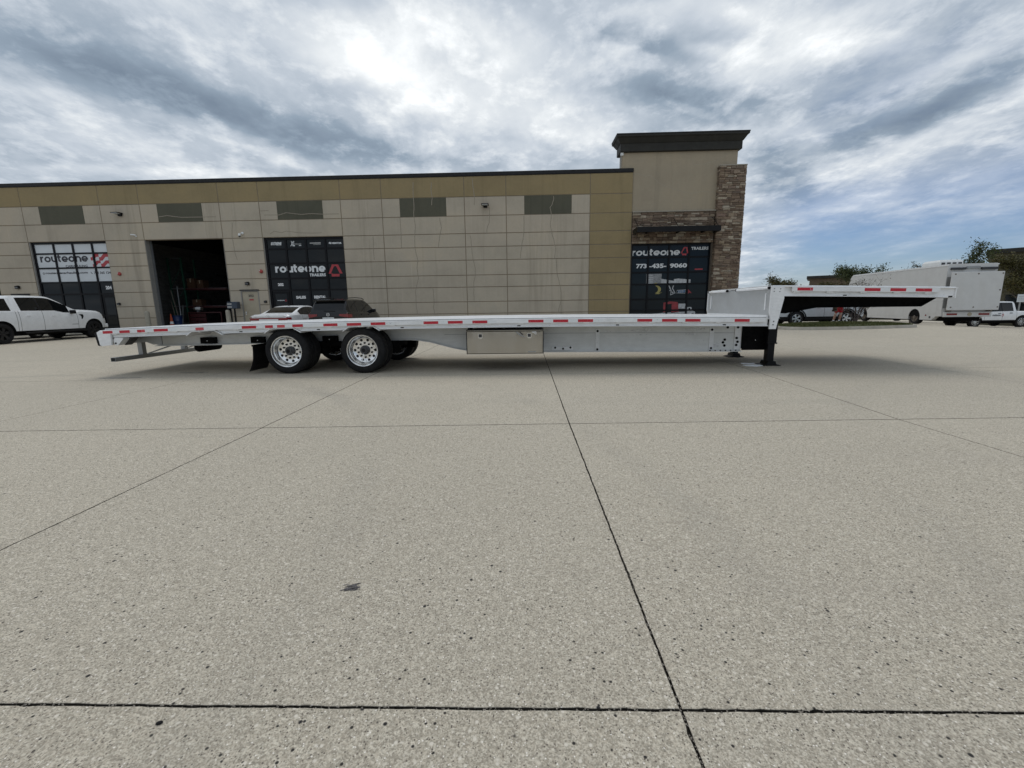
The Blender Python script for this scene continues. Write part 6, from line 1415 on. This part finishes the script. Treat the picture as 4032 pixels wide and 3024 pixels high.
t = thing('lot_sign', 'pale rectangular sign on a post beyond the white pickup at the right edge', 'sign', (34.55, 32, -.8)); m = MB(); m.box(-.03, .03, -.03, .03, 0, 1.75); m.build('post', 'galv', t); m = MB(); m.box(-.28, .32, -.05, -.031, 1.75, 2.28, .006); m.build('board', 'vinyl_film', t)
for k in range(3): m = MB(); m.box(-.2, .24, -.053, -.0505, 1.88+k*.12, 1.92+k*.12); m.build('text_line', 'vinyl_grey', t)

# ------------------------------------------------------------------ person in red shorts beside the silver SUV
pr = thing('person', 'person in red shorts and dark shirt standing beside the silver SUV behind the trailer nose', 'person', (15.02, 21.62, .175), radians(-65))
def skin(name, joints, edges, mat, root, parent, sub=2):
    me = bpy.data.meshes.new(name); me.from_pydata([j[0] for j in joints], edges, []); o = bpy.data.objects.new(name+'_tmp', me); COL.objects.link(o)
    sm = o.modifiers.new('s', 'SKIN'); sm.use_smooth_shade = True
    for i, j in enumerate(joints):
        d = me.skin_vertices[0].data[i]; d.radius = j[1] if isinstance(j[1], tuple) else (j[1], j[1]); d.use_root = (i == root)
    ss = o.modifiers.new('u', 'SUBSURF'); ss.levels = sub; ss.render_levels = sub
    dg = bpy.context.evaluated_depsgraph_get(); m2 = bpy.data.meshes.new_from_object(o.evaluated_get(dg)); bpy.data.objects.remove(o)
    m2.materials.clear(); m2.materials.append(MATS[mat]); m2.polygons.foreach_set('use_smooth', [True]*len(m2.polygons))
    o = bpy.data.objects.new(name, m2); COL.objects.link(o); o.parent = parent; return o
# x forward, y left; height 1.62
J_ = [((0, 0, .82), (.11, .14)), ((0, 0, .98), (.10, .13)), ((.01, 0, 1.15), (.105, .15)), ((0, 0, 1.30), (.085, .14)), ((.01, 0, 1.38), .05), ((.03, 0, 1.44), .045), ((.04, 0, 1.50), (.082, .07)), ((.035, 0, 1.56), (.085, .07)),
      ((.02, .09, .76), .085), ((.05, .10, .44), .056), ((.03, .10, .26), .055), ((.0, .10, .08), .036), ((.0, .10, .03), .034), ((.13, .11, .02), .030),
      ((-.02, -.09, .76), .085), ((-.06, -.10, .44), .056), ((-.10, -.10, .26), .055), ((-.14, -.10, .08), .036), ((-.14, -.10, .03), .034), ((-.01, -.11, .02), .030),
      ((0, .17, 1.30), .055), ((-.02, .22, 1.06), .042), ((.10, .20, .88), .032), ((.14, .19, .83), .026),
      ((0, -.17, 1.30), .055), ((-.02, -.22, 1.06), .042), ((.08, -.21, .87), .032), ((.12, -.20, .82), .026)]
E_ = [(0, 1), (1, 2), (2, 3), (3, 4), (4, 5), (5, 6), (6, 7), (0, 8), (8, 9), (9, 10), (10, 11), (11, 12), (12, 13), (0, 14), (14, 15), (15, 16), (16, 17), (17, 18), (18, 19), (3, 20), (20, 21), (21, 22), (22, 23), (3, 24), (24, 25), (25, 26), (26, 27)]
skin('body', J_, E_, 'skin', 0, pr)
for s_, x_ in ((1, .14), (-1, .12)):
    for k in range(4):
        y_ = (.175+.012*k) if s_ > 0 else -(.185+.012*k)
        skin('finger', [((x_, y_, .83), .009), ((x_+.03, y_, .80-.004*abs(k-1)), .0085), ((x_+.045, y_, .765-.004*abs(k-1)), .0075), ((x_+.04, y_, .74-.003*abs(k-1)), .006)], [(0, 1), (1, 2), (2, 3)], 'skin', 0, pr, 1)
    skin('thumb', [((x_-.02, s_*.165, .84), .010), ((x_+.02, s_*.145, .82), .009), ((x_+.04, s_*.145, .795), .007)], [(0, 1), (1, 2)], 'skin', 0, pr, 1)
skin('shirt', [((0, 0, .84), (.125, .155)), ((0, 0, .98), (.118, .148)), ((.01, 0, 1.15), (.122, .165)), ((0, 0, 1.30), (.10, .155)), ((.01, 0, 1.355), .06), ((0, .18, 1.30), .072), ((-.015, .215, 1.13), .062), ((0, -.18, 1.30), .072), ((-.015, -.215, 1.13), .062)], [(0, 1), (1, 2), (2, 3), (3, 4), (3, 5), (5, 6), (3, 7), (7, 8)], 'cloth_dark', 0, pr)
skin('shorts', [((0, 0, .86), (.122, .15)), ((0, 0, .78), (.13, .155)), ((.025, .092, .68), .102), ((.04, .10, .44), .098), ((-.025, -.092, .68), .102), ((-.05, -.10, .44), .098)], [(0, 1), (1, 2), (2, 3), (1, 4), (4, 5)], 'cloth_red', 1, pr)
m = MB(); m.lathe([(.094, .385), (.094, .40)], (.04, .10, 0), 'z', 16, False); m.lathe([(.094, .385), (.094, .40)], (-.05, -.10, 0), 'z', 16, False); m.build('shorts_trim', 'sock_white', pr)
skin('hair', [((.015, 0, 1.595), (.088, .075)), ((-.03, 0, 1.55), (.062, .07)), ((-.04, 0, 1.48), (.045, .055))], [(0, 1), (1, 2)], 'hair', 0, pr)
for y_ in (.03, -.03): m = MB(); m.lathe([(.011, 0), (.009, .006), (.002, .008)], (.118, y_, 1.525), 'x', 10); m.build('eye', 'sock_white', pr)
m = MB(); m.prism([(.118, 1.525), (.146, 1.487), (.118, 1.480)], 'y', -.014, .014); fixn(m.build('nose', 'skin', pr)); m = MB(); m.box(.108, .122, -.024, .024, 1.455, 1.463); m.build('mouth', 'fire_red', pr)
for y_ in (.082, -.082): m = MB(); m.lathe([(.026, -.008), (.030, 0), (.020, .008)], (.03, y_, 1.515), 'y', 12); m.build('ear', 'skin', pr)
for a, b_ in (((.0, .10), 0), ((-.14, -.10), 0)):
    m = MB(); m.lathe([(.040, .06), (.043, .12)], (a[0], a[1], 0), 'z', 14, False); m.build('sock', 'sock_white', pr)
    skin('shoe', [((a[0]-.05, a[1], .035), (.042, .040)), ((a[0]+.03, a[1], .045), (.045, .045)), ((a[0]+.13, a[1]+.005, .030), (.038, .030))], [(0, 1), (1, 2)], 'shoe_dark', 1, pr, 1)
